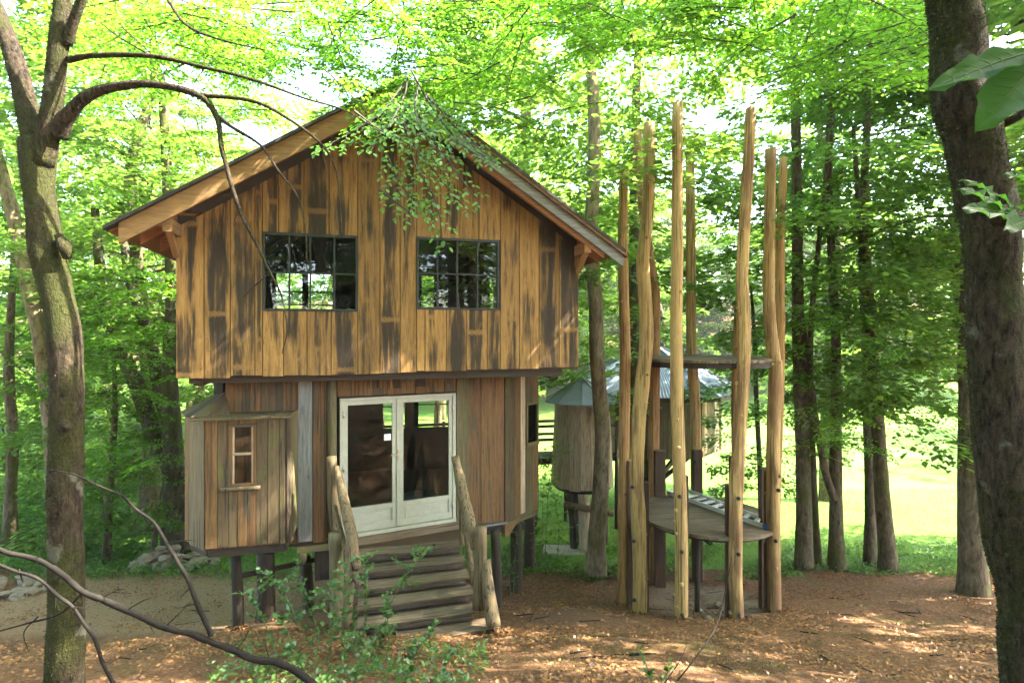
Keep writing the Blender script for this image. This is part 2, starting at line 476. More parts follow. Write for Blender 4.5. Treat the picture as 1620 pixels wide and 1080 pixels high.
def build_ground():
    xs = np.unique(np.concatenate([np.linspace(-160, -16, 37), np.linspace(-16, 16, 161), np.linspace(16, 160, 37)]))
    ys = np.unique(np.concatenate([np.linspace(-60, -2, 20), np.linspace(-2, 16, 100), np.linspace(16, 45, 60), np.linspace(45, 200, 32)]))
    nx, ny = len(xs), len(ys)
    Z = np.array([[G(x, y) for x in xs] for y in ys])
    X, Y = np.meshgrid(xs, ys)
    V = np.stack([X, Y, Z], -1).reshape(-1, 3)
    I = np.arange(nx * ny).reshape(ny, nx)
    Q = np.stack([I[:-1, :-1], I[:-1, 1:], I[1:, 1:], I[1:, :-1]], -1).reshape(-1, 4)
    ctr = V[Q].mean(1)
    def edge(x, y):
        e = 12.1 - .0 * x + .5 * mnoise.noise(Vector((x * .4, 2.2, 0)))
        e += .9 * math.exp(-((x - 9) / 4) ** 2) * -.4
        if x < -3: e += .6
        return e
    mead = np.array([c[1] > edge(c[0], c[1]) and c[1] < 62 for c in ctr])
    m1, nt, b = base_mat('forest_floor_litter', .95, .1); L = nt.links.new
    tc = N(nt, 'ShaderNodeTexCoord'); ob = tc.outputs['Object']
    a = noise_n(nt, ob, 16, 8, .72); c = noise_n(nt, ob, .9, 4, .6); d = noise_n(nt, ob, 55, 4, .7)
    col = ramp(nt, a, [(.3, (.055, .029, .015)), (.5, (.17, .088, .043)), (.72, (.27, .16, .088))]).outputs[0]
    mo = ramp(nt, c, [(.56, g(0)), (.68, g(.75))]).outputs[0]
    mo = mixc(nt, 1.0, mo, ramp(nt, d, [(.38, g(0)), (.6, g(1))]).outputs[0], 'MULTIPLY')
    col = mixc(nt, mo, col, (.085, .095, .022))
    c2 = noise_n(nt, ob, .55, 3, .6)
    col = mixc(nt, ramp(nt, c2, [(.3, g(.55)), (.45, g(0))]).outputs[0], col, (.045, .03, .02))
    def blob(cx, cy, rx, ry, lo, hi):
        mp = N(nt, 'ShaderNodeMapping'); mp.vector_type = 'POINT'
        mp.inputs['Scale'].default_value = (1 / rx, 1 / ry, 0); mp.inputs['Location'].default_value = (-cx / rx, -cy / ry, 0)
        L(ob, mp.inputs['Vector'])
        ln = N(nt, 'ShaderNodeVectorMath'); ln.operation = 'LENGTH'; L(mp.outputs[0], ln.inputs[0])
        v_ = math_(nt, 'ADD', ln.outputs['Value'], math_(nt, 'MULTIPLY', math_(nt, 'SUBTRACT', a, .5), .9))
        v_ = math_(nt, 'ADD', v_, math_(nt, 'MULTIPLY', math_(nt, 'SUBTRACT', c, .5), .8))
        return ramp(nt, v_, [(lo, g(.85)), (hi, g(0))]).outputs[0]
    sand = ramp(nt, d, [(.32, (.12, .075, .042)), (.5, (.30, .195, .115)), (.68, (.45, .32, .20))]).outputs[0]
    col = mixc(nt, blob(-5.5, 10.2, 4.6, 2.6, .75, 1.05), col, sand)
    col = mixc(nt, blob(3.4, 10.0, 1.25, 1.2, .7, 1.1), col, ramp(nt, d, [(.3, (.17, .135, .09)), (.7, (.30, .25, .17))]).outputs[0])
    col = mixc(nt, blob(.9, 8.5, 1.3, .8, .6, 1.1), col, ramp(nt, d, [(.3, (.085, .052, .032)), (.7, (.15, .095, .06))]).outputs[0])
    L(col, b.inputs['Base Color'])
    bp = N(nt, 'ShaderNodeBump'); bp.inputs['Strength'].default_value = .9; bp.inputs['Distance'].default_value = .04
    L(math_(nt, 'ADD', a, d), bp.inputs['Height']); L(bp.outputs[0], b.inputs['Normal'])
    m2, nt, b = base_mat('meadow_grass', .9, .1); L = nt.links.new
    tc = N(nt, 'ShaderNodeTexCoord'); ob = tc.outputs['Object']
    a = noise_n(nt, ob, 12, 8, .75); c = noise_n(nt, ob, .35, 4, .6)
    col = ramp(nt, a, [(.3, (.05, .11, .014)), (.7, (.15, .26, .04))]).outputs[0]
    col = mixc(nt, ramp(nt, c, [(.4, g(0)), (.65, g(.5))]).outputs[0], col, (.13, .235, .045))
    L(col, b.inputs['Base Color'])
    bp = N(nt, 'ShaderNodeBump'); bp.inputs['Strength'].default_value = .8; bp.inputs['Distance'].default_value = .06
    L(a, bp.inputs['Height']); L(bp.outputs[0], b.inputs['Normal'])
    for nm, msk, mt in (('forest_floor', ~mead, m1), ('meadow', mead, m2)):
        q = Q[msk]; used, inv = np.unique(q, return_inverse=True)
        o = mk_np(nm, V[used], inv.reshape(-1, 4), mt, smooth=True)
        tag(o, kind='structure')
build_ground()

# ------------------------------------------------------------------ leaves and trees
def norm(a): return a / np.maximum(np.linalg.norm(a, axis=-1, keepdims=True), 1e-9)

def leaf_quads(p, d, nrm, Ln, Wd, detailed=False, rng=RNG):
    """p,d,nrm: (n,3); returns V,Q: a four-cornered leaf, or a six-cornered folded one"""
    d = norm(d); s = norm(np.cross(d, nrm)); nn = np.cross(s, d)
    Ln = Ln[:, None]; Wd = Wd[:, None]; n = len(p)
    if not detailed:
        V = np.stack([p, p + d * Ln * .45 + s * Wd * .5 + nn * Wd * .12, p + d * Ln, p + d * Ln * .45 - s * Wd * .5 + nn * Wd * .12], 1).reshape(-1, 3)
        Q = np.arange(4 * n).reshape(n, 4)
        return V, Q
    f = Wd * .13
    V = np.stack([p, p + d * Ln * .28 + s * Wd * .42 + nn * f, p + d * Ln * .68 + s * Wd * .44 + nn * f, p + d * Ln - nn * f * .8,
                  p + d * Ln * .68 - s * Wd * .44 + nn * f, p + d * Ln * .28 - s * Wd * .42 + nn * f], 1).reshape(-1, 3)
    b = (np.arange(n) * 6)[:, None]
    Q = np.concatenate([b + np.array([[0, 1, 2, 3]]), b + np.array([[0, 3, 4, 5]])], 1).reshape(-1, 4)
    return V, Q

def plate(origin, az, length, rise, n, lf, rng, width=.42, droop=.18, flat=.30):
    """one horizontal fan of leaves round a limb, as beeches carry them"""
    t = .18 + .82 * np.sqrt(rng.random(n))
    lat = (rng.random(n) * 2 - 1)
    # leaves gather along side twigs
    k = np.round(t * 9) / 9
    t = t * .45 + k * .55 + rng.normal(0, .015, n)
    half = width * length * np.sin(np.clip(t, 0, 1) * math.pi * .86 + .12)
    w_ = lat * half
    tt = t + np.abs(w_) / length * .45
    ca, sa = math.cos(az), math.sin(az)
    x = ca * tt * length - sa * w_; y = sa * tt * length + ca * w_
    z = rise * tt * length - droop * length * tt ** 2 - .12 * np.abs(w_) + rng.normal(0, .035 + .02 * length, n)
    p = np.stack([x, y, z], 1) + np.array(origin)
    sd_ = np.sign(lat)
    ang = az + sd_ * rng.uniform(.2, 1.2, n)
    d = np.stack([np.cos(ang), np.sin(ang), rng.normal(-.22, .25, n)], 1)
    nr = np.stack([rng.normal(0, flat, n), rng.normal(0, flat, n), np.ones(n)], 1)
    Ln = lf * rng.uniform(.5, 1.45, n)
    return p, d, nr, Ln

def crown_mesh(name, seed, z0, z1, rad, plates, per, lf, mat, low=.55, top=.5, upw=.25):
    rng = np.random.default_rng(seed)
    A = []; limbs = []
    for i in range(plates):
        u = (i + rng.random()) / plates
        z = z0 + (z1 - z0) * u
        prof = low + (1 - low) * min(1, u / .35) if u < .35 else 1 - (1 - top) * ((u - .35) / .65) ** 1.6
        ln = rad * prof * rng.uniform(.55, 1.12)
        az = i * 2.39996 + rng.normal(0, .5)
        rise = upw * (.3 + u) + rng.normal(0, .1)
        o = np.array([rng.normal(0, .12), rng.normal(0, .12), z])
        n = int(per * (ln / rad) ** 1.3 * rng.uniform(.7, 1.2)) + 20
        A.append(plate(o, az, ln, rise, n, lf, rng, width=rng.uniform(.32, .5), droop=rng.uniform(.1, .32)))
        limbs.append((o, az, ln, rise))
    p, d, nr, Ln = [np.concatenate(q) for q in zip(*A)]
    V, Q = leaf_quads(p, d, nr, Ln, Ln * .62)
    return np_mesh(name, V, Q, mat), limbs

def limb_geo(limbs, thick, every=1, seg=5):
    parts = []
    for o, az, ln, rise in limbs[::every]:
        pts = []
        for t in (0, .3, .6, .95):
            pts.append(Vector((o[0] + math.cos(az) * t * ln, o[1] + math.sin(az) * t * ln, o[2] - .25 * (1 - t) ** 2 * ln * .4 + rise * t * ln - .2 * ln * t * t)))
        parts.append(tube_geo(pts, (thick * ln, thick * ln * .12), seg))
    return parts

CROWNS = {}
def variant(kind, i):
    key = (kind, i)
    if key in CROWNS: return CROWNS[key]
    sp = {'tall': dict(z0=4.8, z1=17.5, rad=3.9, plates=60, per=540, lf=.17, mat=M_leaf2, low=.6, top=.45),
          'low': dict(z0=3.6, z1=14.5, rad=3.4, plates=46, per=480, lf=.145, mat=M_leaf, low=.65, top=.4, upw=.15),
          'young': dict(z0=1.0, z1=6.2, rad=2.0, plates=34, per=330, lf=.115, mat=M_leaf, low=.7, top=.35, upw=.1),
          'thin': dict(z0=5.5, z1=17, rad=3.8, plates=30, per=480, lf=.18, mat=M_leaf2, low=.6, top=.5),
          'far': dict(z0=1.2, z1=17, rad=4.6, plates=90, per=430, lf=.26, mat=M_leaf2, low=.85, top=.45)}[kind]
    me, limbs = crown_mesh('crown', 100 + 17 * i + sum(map(ord, kind)), **sp)
    rnd = random.Random(5 + i * 7 + len(kind))
    h = sp['z1'] * .97
    r0 = {'tall': .21, 'low': .19, 'thin': .2, 'young': .055, 'far': .24}[kind]
    bend = [Vector((rnd.uniform(-.25, .25) * k, rnd.uniform(-.25, .25) * k, h * k / 5)) for k in range(6)]
    bend[0] = Vector((0, 0, -.3))
    parts = [tube_geo(catmull(bend, 4), (r0 * 1.5, r0, r0 * .9, r0 * .72, r0 * .45, r0 * .1), 9, .06)]
    parts += limb_geo(limbs, .014, 1, 4)
    V, Fc = join_geo(parts)
    tm = bpy.data.meshes.new('trunk'); tm.from_pydata(V, [], Fc); tm.materials.append(M_barkd)
    tm.polygons.foreach_set('use_smooth', [True] * len(tm.polygons))
    CROWNS[key] = (me, tm)
    return CROWNS[key]

def link_mesh(name, me, parent, scale=1.0, rz=0.0, loc=(0, 0, 0)):
    o = bpy.data.objects.new(name, me); C.objects.link(o); o.parent = parent
    o.location = loc; o.scale = (scale,) * 3; o.rotation_euler = (0, 0, rz)
    return o

def plant(x, y, kind, i, scale, rz, label, group=None, cat='tree', name='broadleaf_tree', sink=0.05):
    t = thing(name, label, cat, (x, y, G(x, y) - sink), group)
    me, tm = variant(kind, i)
    link_mesh('trunk', tm, t, scale, rz); link_mesh('crown', me, t, scale, rz)
    return t

def traced(name, label, base_px, pts, D, radii, mat, crown=None, seg=14, rough=.07, group=None, limbs=(), per=8, cat='tree'):
    """a tree whose trunk follows points read from the photo, standing at distance D"""
    path = [P(px, py, D + dd) for px, py, dd in pts]
    b = path[0]
    t = thing(name, label, cat, b, group)
    parts = [tube_geo(catmull(path, per), radii, seg, rough, True, 2.2)]
    for lp, lr in limbs:
        parts.append(tube_geo(catmull([P(px, py, D + dd) for px, py, dd in lp], 6), lr, 10, rough))
    V, Fc = join_geo(parts)
    mk('trunk', V, Fc, mat, t, True, center=b)
    if crown:
        kind, i, sc, rz, off = crown
        me, _ = variant(kind, i)
        link_mesh('crown', me, t, sc, rz, off)
    return t

# ------------------------------------------------------------------ the stilt house
TH = R(16.0)
U = Vector((math.cos(TH), math.sin(TH), 0)); NB = Vector((-math.sin(TH), math.cos(TH), 0))     # along the front / to the back
D0 = 7.5
P0 = P(278, HZ, D0)                                   # left end of the upper front wall, at eye height
FW = Fr(P0, U)                                        # its plane: a from the left end, z from eye height
WALL = FW.a(914.5)
house = thing('stilt_house', 'two-storey plank house on stilts with a wide gabled upper floor and white glazed doors', 'house',
              (P0.x + 2.5, P0.y + 2.5, G(P0.x + 2.5, P0.y + 2.5)))
ZB = FW.hit(278, 598)[1]                              # lower edge of the upper boards
OV = .5                                               # roof overhang in front
aL, zL = FW.hit(168, 362, OV); aR, zR = FW.hit(986, 390, OV); aT, zT = FW.hit(632, 124, OV)
zE = (zL + zR) / 2
aT = aT
def zroof(a):                                         # top of the roof
    return zE + (zT - zE) * ((a - aL) / (aT - aL) if a < aT else (aR - a) / (aR - aT))
RT = .30                                              # roof build-up over the wall boards
def ztop(a): return zroof(a) - RT
W1 = [FW.a(416), FW.a(566), FW.hit(416, 491)[1], FW.hit(416, 367)[1]]
W2 = [FW.a(659), FW.a(789), W1[2], W1[3]]
W2[2] = FW.hit(659, 489)[1]; W2[3] = FW.hit(659, 375)[1]
nb = [0]
def wall_board(a0, a1, z0, z1=None):
    gap = .0055
    a0 += gap; a1 -= gap
    t1 = .028 + random.uniform(-.006, .008)
    if z1 is None:
        pts = [(a0, z0), (a1, z0), (a1, ztop(a1))]
        if a0 < aT < a1: pts.append((aT, ztop(aT)))
        pts.append((a0, ztop(a0)))
    else:
        pts = [(a0, z0), (a1, z0), (a1, z1), (a0, z1)]
    poly('board', FW, pts, 0.0, t1, M_upper, house)
zb = lambda: ZB + random.uniform(-.02, .015) 
full1 = [279, 323.5, 365, 404]
full_mid = [566, 601, 633]
full2 = [791, 821, 852, 884, 914.5]
def lower_edge(px): return ZB + (px - 278) / 636 * .055 + random.uniform(-.016, .012)
for sx in (full1, full2, full_mid):
    for x0, x1 in zip(sx, sx[1:]):
        wall_board(FW.a(x0), FW.a(x1), lower_edge((x0 + x1) / 2))
wall_board(FW.a(404), W1[0], lower_edge(410))
for x0, x1 in zip([416, 449, 486, 524], [449, 486, 524, 566]):
    wall_board(FW.a(x0), FW.a(x1), lower_edge(x0), W1[2] - .005)
for x0, x1 in zip([416, 441, 481, 521], [441, 481, 521, 566]):
    wall_board(FW.a(x0), FW.a(x1), W1[3] + .005)
wall_board(FW.a(633), W2[0], lower_edge(640))
for x0, x1 in zip([659, 672, 706, 737, 770], [672, 706, 737, 770, 791]):
    wall_board(FW.a(x0), FW.a(x1), lower_edge(x0), W2[2] - .005)
for x0, x1 in zip([659, 697, 727, 757], [697, 727, 757, 791]):
    wall_board(FW.a(x0), FW.a(x1), W2[3] + .005)
DEPTH = 5.4
nails = []
for px in [283, 318, 329, 359, 370, 399, 409, 421, 444, 454, 480, 491, 519, 529, 560, 571, 596, 606, 628, 638, 655, 664, 677, 701, 711, 732, 741, 765, 775, 786, 796, 816, 826, 847, 857, 879, 889, 909]:
    for zz in (ZB + .10, ZB + .52, W1[3] + .14, W1[3] + .62):
        a_ = FW.a(px) + random.uniform(-.01, .01); z_ = zz + random.uniform(-.02, .02)
        if z_ < ztop(a_) - .08: nails.append(tube_geo([FW.p(a_, z_, .02), FW.p(a_, z_, .040)], (.006, .006), 6))
mk('nail_heads', *join_geo(nails), M_bolt, house)['kind'] = 'stuff'
# inner lining with the two window openings, gable lining, side and rear walls, floor, ceiling
V, Fc = holes_geo(FW, .02, WALL - .02, ZB + .03, min(ztop(.02), ztop(WALL - .02)) + .2, -.06, -.004, [tuple(W1), tuple(W2)])
v2 = [FW.p(a, z, t) for t in (-.004, -.06) for a, z in ((.02, zroof(.02) - .10), (aT, zroof(aT) - .10), (WALL - .02, zroof(WALL - .02) - .10))]
V, Fc = join_geo([(V, Fc), (v2, [[0, 2, 1], [3, 4, 5], [0, 3, 5, 2], [2, 5, 4, 1], [1, 4, 3, 0]])])
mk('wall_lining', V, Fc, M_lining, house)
hit_b = lambda px, py: FW.hit(px, py, -DEPTH)
b1 = [hit_b(437, 432)[0], hit_b(478, 432)[0], hit_b(437, 512)[1], hit_b(437, 432)[1]]
b2 = [hit_b(488, 432)[0], hit_b(526, 432)[0], b1[2], b1[3]]
b3 = [hit_b(667, 432)[0], hit_b(687, 432)[0], hit_b(667, 506)[1], hit_b(667, 436)[1]]
b4 = [hit_b(775, 432)[0], hit_b(800, 432)[0], b3[2], b3[3]]
zc = min(zroof(0), zroof(WALL)) - .075
V, Fc = holes_geo(FW, 0, WALL, ZB + .03, zc - .02, -DEPTH - .06, -DEPTH, [tuple(q) for q in (b1, b2, b3, b4)])
v2 = [FW.p(a, z, t) for t in (-DEPTH, -DEPTH - .06) for a, z in ((0, zc - .02), (aT, zroof(aT) - .09), (WALL, zc - .02))]
V, Fc = join_geo([(V, Fc), (v2, [[0, 2, 1], [3, 4, 5], [0, 3, 5, 2], [2, 5, 4, 1], [1, 4, 3, 0]])])
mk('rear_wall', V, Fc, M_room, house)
for q in (b1, b2, b3, b4):
    wn = rect('window_frame', FW, q[0] - .04, q[1] + .04, q[3], q[3] + .05, -DEPTH - .02, -DEPTH + .02, M_steel, house, along='a')
    h = q[3] - q[2]
    for k in (.38, .64):
        rect('glazing_bar', FW, q[0], q[1], q[2] + h * k - .014, q[2] + h * k + .014, -DEPTH - .045, -DEPTH - .015, M_steel, wn, along='a')
frL = Fr(P0 + NB * 2.7, -NB)                          # left side wall (seen from outside)
frR = Fr(P0 + U * WALL + NB * 2.7, NB)
rect('side_wall', frL, -2.64, 2.64, ZB + .01, zroof(0) - .085, -.05, 0, M_brown, house)
rect('side_wall', frR, -2.64, 2.64, ZB + .01, zroof(WALL) - .085, -.05, 0, M_brown, house)
floor_fr = Fr(P0 + Vector((0, 0, ZB + .06)), U, up=NB)
rect('upper_floor', floor_fr, .03, WALL - .03, .03, DEPTH, -.02, .08, M_dark, house, along='a')
# rim beam below the boards
aB0, zB0 = FW.hit(299, 600, -.1); aB1 = FW.a(889, -.1)
rect('rim_beam', FW, aB0, aB1, ZB - .085, ZB + .03, -.22, -.09, M_dark, house, along='a')
for a in (aB0 + .08, aB1 - .08):
    beam('floor_joist', FW.p(a, ZB - .06, -.23), FW.p(a, ZB - .06, -DEPTH), .12, .14, M_dark, house)

# roof: two pitches, barge boards, rafters, purlins
def pitch(name, a0, a1, t0, t1, lo, hi, mat, parent=house, o0=OV, o1=-DEPTH - .4):
    pts = [(a0, zroof(a0) - lo), (a1, zroof(a1) - lo), (a1, zroof(a1) - hi), (a0, zroof(a0) - hi)]
    return poly(name, FW, pts, t0, t1, mat, parent, along='a')
roofL = pitch('roof_pitch', aL - .02, aT, -DEPTH - .5, OV + .06, .045, 0.0, M_roofdark)
roofR = pitch('roof_pitch', aT + .004, aR + .02, -DEPTH - .5, OV + .06, .045, 0.0, M_roofdark)
# boards under the roofing, seen at the eaves
n_sof = 9
for side in (0, 1):
    a0, a1 = (aL, aT) if side == 0 else (aR, aT)
    for k in range(3):
        q0 = a0 + (a1 - a0) * (k * .075); q1 = a0 + (a1 - a0) * ((k + 1) * .075 - .003)
        pitch('soffit_board', min(q0, q1), max(q0, q1), -DEPTH - .4, OV - .07, .075, .047, M_rafter)
    q0 = a0 + (a1 - a0) * .228
    pitch('soffit_board', min(q0, aT), max(q0, aT), -DEPTH - .4, OV - .07, .075, .047, M_rafter)
bL = pitch('barge_board', aL + .13, aT - .002, OV - .04, OV + .005, .30, .05, M_fascia)
bR = pitch('barge_board', aT + .002, aR + .0, OV - .04, OV + .005, .265, .10, M_grey)
pitch('verge_strip', aT + .03, aR + .05, OV - .05, OV + .05, .098, .047, M_brown)
pitch('verge_strip', aT + .06, aR - .3, OV - .12, OV - .045, .34, .24, M_rafter)
for k, o in enumerate((-.02, -.75, -1.5, -2.3, -3.1, -4.0, -5.0)):
    for side in (0, 1):
        a0 = aL + .2 + .02 * k if side == 0 else aR - .16 - .02 * k
        q0, q1 = (a0, a0 + 1.5) if side == 0 else (a0 - 1.5, a0)
        pts = [(q0, zroof(q0) - .27), (q1, zroof(q1) - .27), (q1, zroof(q1) - .077), (q0, zroof(q0) - .077)]
        poly('rafter', FW, pts, o - .09, o, M_rafter, house, along='a')
for a, dz in ((.0, 0), (WALL, 0), (aT, 0)):
    z = zroof(a) - .30 - (.13 if a == aT else .02)
    sgn = -1 if a == 0 else 1
    ac = a + (sgn * -.02 if a != aT else 0)
    beam('purlin', FW.p(ac, z - .02, OV - .06), FW.p(ac, z - .02, -DEPTH), .11, .16, M_fascia if a == 0 else M_rafter, house)
for a, s_ in ((.02, 1), (WALL - .02, -1)):
    z = zroof(a) - .34
    beam('bracket', FW.p(a, z - .34, .03), FW.p(a, z - .06, OV - .12), .07, .07, M_fascia, house)
beam('ridge_cap', FW.p(aT, zT + .01, OV + .05), FW.p(aT, zT + .01, -DEPTH - .5), .16, .05, M_roofdark, house)

# steel casement windows of the front
def steel_window(q, cols, row_z, fr=FW):
    a0, a1, z0, z1 = q
    wn = rect('window', fr, a0, a1, z1 - .035, z1, -.02, .045, M_steel, house, along='a')
    rect('frame', fr, a0, a1, z0, z0 + .028, -.02, .045, M_steel, wn, along='a')
    rect('frame', fr, a0, a0 + .03, z0 + .028, z1 - .035, -.02, .043, M_steel, wn)
    rect('frame', fr, a1 - .03, a1, z0 + .028, z1 - .035, -.02, .043, M_steel, wn)
    xs = [a0 + .03] + cols + [a1 - .03]; zs = [z0 + .028, row_z, z1 - .035]
    for c in cols:
        rect('glazing_bar', fr, c - .012, c + .012, z0 + .028, z1 - .035, -.012, .03, M_steel, wn)
    for i in range(len(xs) - 1):
        e0 = xs[i] + (.012 if i else 0); e1 = xs[i + 1] - (.012 if i < len(xs) - 2 else 0)
        rect('glazing_bar', fr, e0, e1, row_z - .011, row_z + .011, -.010, .026, M_steel, wn, along='a')
        for j in range(2):
            t = random.uniform(-.004, .004)
            f0 = zs[j] + (.011 if j else 0); f1 = zs[j + 1] - (.011 if j == 0 else 0)
            rect('pane', fr, e0, e1, f0, f1, t, t + .004, M_glass, wn)
    return wn
steel_window(W1, [FW.a(458), FW.a(491), FW.a(529)], FW.hit(416, 430)[1])
steel_window(W2, [FW.a(692), FW.a(723), FW.a(755)], FW.hit(659, 432)[1])

# lower storey: facets A-B (left), B-C (doors), C-D (right, turned away)
cB = P(533, HZ, 8.58)
u1 = U; u2 = Vector((math.cos(R(27)), math.sin(R(27)), 0)); u3 = Vector((math.cos(R(52)), math.sin(R(52)), 0))
F1 = Fr(cB - u1 * 1.60, u1); a1L = F1.a(357)
F2 = Fr(cB, u2); a2R = F2.a(797)
cC = F2.p(a2R, 0)
F3 = Fr(cC, u3); a3R = F3.a(850)
cD = F3.p(a3R, 0)
cA = F1.p(a1L, 0)
ZT = ZB + .0
ZF = -3.08
Z3 = -3.22
def low_board(fr, px0, px1, z0, z1, mat, t=.025, name='board'):
    return rect(name, fr, fr.a(px0) + .003, fr.a(px1) - .003, z0 + random.uniform(-.012, .012), z1, 0, t + random.uniform(-.006, .008), mat, house)
# left facet: boards above the bay roof, then grey sheet, red board, greenish post
for x0, x1, mt in ((357, 371, M_brown), (371, 388, M_red), (388, 404, M_brown), (404, 426, M_red), (426, 448, M_brown), (448, 472, M_red)):
    low_board(F1, x0, x1, ZF, ZT, mt)
low_board(F1, 472, 494.5, ZF + .02, ZT, M_grey, .05, 'corner_post')
low_board(F1, 495.5, 517, ZF, ZT, M_red, .03)
tube('corner_post', [F1.p(F1.a(525), ZF + .03, .03), F1.p(F1.a(525), ZT, .03)], (.075, .068), M_post, house, 12, 3, .05)
# boards right of the doors and over them
dz1 = F2.hit(537, 630)[1]; dz0 = F2.hit(559, 842)[1]
dA, dB = F2.a(537), F2.a(719.5)
for x0, x1, mt in ((533, 556, M_brown), (556, 575, M_red), (575, 590, M_brown), (590, 612, M_red), (612, 634, M_red), (634, 657, M_brown), (657, 680, M_red), (680, 702, M_brown), (702, 721, M_red)):
    low_board(F2, x0, x1, dz1 + .03, ZT, mt)
for x0, x1, yb, mt in ((585, 602, 614, M_upper), (616, 635, 614, M_upper), (638, 656, 605, M_brown), (656, 672, 611, M_dark)):
    rect('patch_board', F2, F2.a(x0), F2.a(x1), F2.hit(x0, yb)[1], ZT - .02, .04, .058, mt, house)
low_board(F2, 720.5, 739.5, -3.12, ZT, M_post, .06, 'corner_post')
for x0, x1, mt in ((740, 760, M_red), (760, 778, M_brown), (778, 797, M_red)):
    low_board(F2, x0, x1, Z3 + .02, ZT, mt)
wz0 = F3.hit(838, 699)[1]; wz1 = F3.hit(838, 640)[1]
for x0, x1, mt in ((797, 812, M_green), (812, 822, M_brown), (822, 830, M_hut)):
    low_board(F3, x0, x1, Z3, ZT, mt)
low_board(F3, 830, 849.5, wz1 + .04, ZT, M_brown); low_board(F3, 830, 840, Z3, wz0 - .07, M_green); low_board(F3, 840, 849.5, Z3, wz0 - .07, M_brown)
wn = rect('window', F3, F3.a(830), F3.a(849.5), wz1, wz1 + .04, 0, .05, M_post, house, along='a')
rect('sill', F3, F3.a(830), F3.a(849.5), wz0 - .06, wz0, 0, .06, M_post, wn, along='a')
rect('frame', F3, F3.a(830), F3.a(832.5), wz0, wz1, 0, .045, M_post, wn)
rect('frame', F3, F3.a(847), F3.a(849.5), wz0, wz1, 0, .045, M_post, wn)
rect('pane', F3, F3.a(832.5), F3.a(847), wz0, wz1, .01, .015, M_glass, wn)
beam('corner_post', F3.p(a3R + .02, Z3, -.03), F3.p(a3R + .02, ZT, -.03), .07, .07, M_post, house)
# linings, room walls, floor
V, Fc = holes_geo(F1, a1L, 1.60, ZF, ZT, -.06, -.004, [])
V2, F2c = holes_geo(F2, .02, a2R - .01, ZF, ZT, -.06, -.004, [(dA, dB, ZF, dz1 + .02)])
V3, F3c = holes_geo(F3, .01, a3R, Z3, ZT, -.06, -.004, [(F3.a(832), F3.a(848), wz0, wz1)])
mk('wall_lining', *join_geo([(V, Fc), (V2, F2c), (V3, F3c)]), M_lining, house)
cAb = cA + NB * 4.4; cDb = cD + NB * 2.6
FBk = Fr(cAb, (cDb - cAb)); LB = (cDb - cAb).length
hb = lambda px, py: FBk.hit(px, py)
k1 = (hb(606, 0)[0], hb(640, 0)[0], hb(606, 678)[1], hb(640, 632)[1])
k2 = (hb(662, 0)[0], hb(722, 0)[0], hb(700, 675)[1], hb(700, 628)[1])
V, Fc = holes_geo(FBk, 0, LB, ZF, ZT, -.06, 0, [k1, k2])
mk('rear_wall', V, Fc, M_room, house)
for q in (k1, k2):
    wn = rect('window_frame', FBk, q[0], q[1], q[3], q[3] + .04, -.02, .03, M_steel, house, along='a')
    h = q[3] - q[2]
    rect('glazing_bar', FBk, q[0], q[1], q[2] + h * .74, q[2] + h * .74 + .025, -.05, -.02, M_steel, wn, along='a')
    rect('glazing_bar', FBk, (q[0] * .52 + q[1] * .48), (q[0] * .52 + q[1] * .48) + .035, q[2], q[2] + h * .735, -.05, -.02, M_steel, wn)
FLs = Fr(cAb, (cA - cAb)); rect('side_wall', FLs, 0.02, 4.38, ZF, ZT, -.05, 0, M_brown, house)
FRs = Fr(cD, (cDb - cD)); rect('side_wall', FRs, .02, 2.58, Z3, ZT, -.05, 0, M_brown, house)
fp = [cA, F1.p(1.6, 0), cC, cD, cDb, cAb]
V = [Vector((q.x, q.y, ZF + .05)) for q in fp] + [Vector((q.x, q.y, ZF - .04)) for q in fp]; n = len(fp)
mk('lower_floor', V, [list(range(n)), list(range(2 * n - 1, n - 1, -1))] + [[i, i + n, (i + 1) % n + n, (i + 1) % n] for i in range(n)], M_dark, house)
rect('sill_beam', F1, F1.a(470), 1.62, ZF - .13, ZF - .045, -.1, .05, M_post, house, along='a')
rect('sill_beam', F2, F2.a(741), a2R + .05, Z3 - .03, Z3 + .0, -.1, .06, M_grey, house, along='a')
rect('sill_beam', F2, F2.a(760), a2R + .02, Z3 - .19, Z3 - .035, -.16, -.02, M_dark, house, along='a')
rect('sill_beam', F3, .04, a3R, Z3 - .12, Z3 - .004, -.1, .02, M_green, house, along='a')
poly('sill_beam', F3, [(.0, Z3 - .05), (.45, Z3 - .03), (.12, Z3 - .27), (.0, Z3 - .27)], -.05, .03, M_brown, house, along='a')

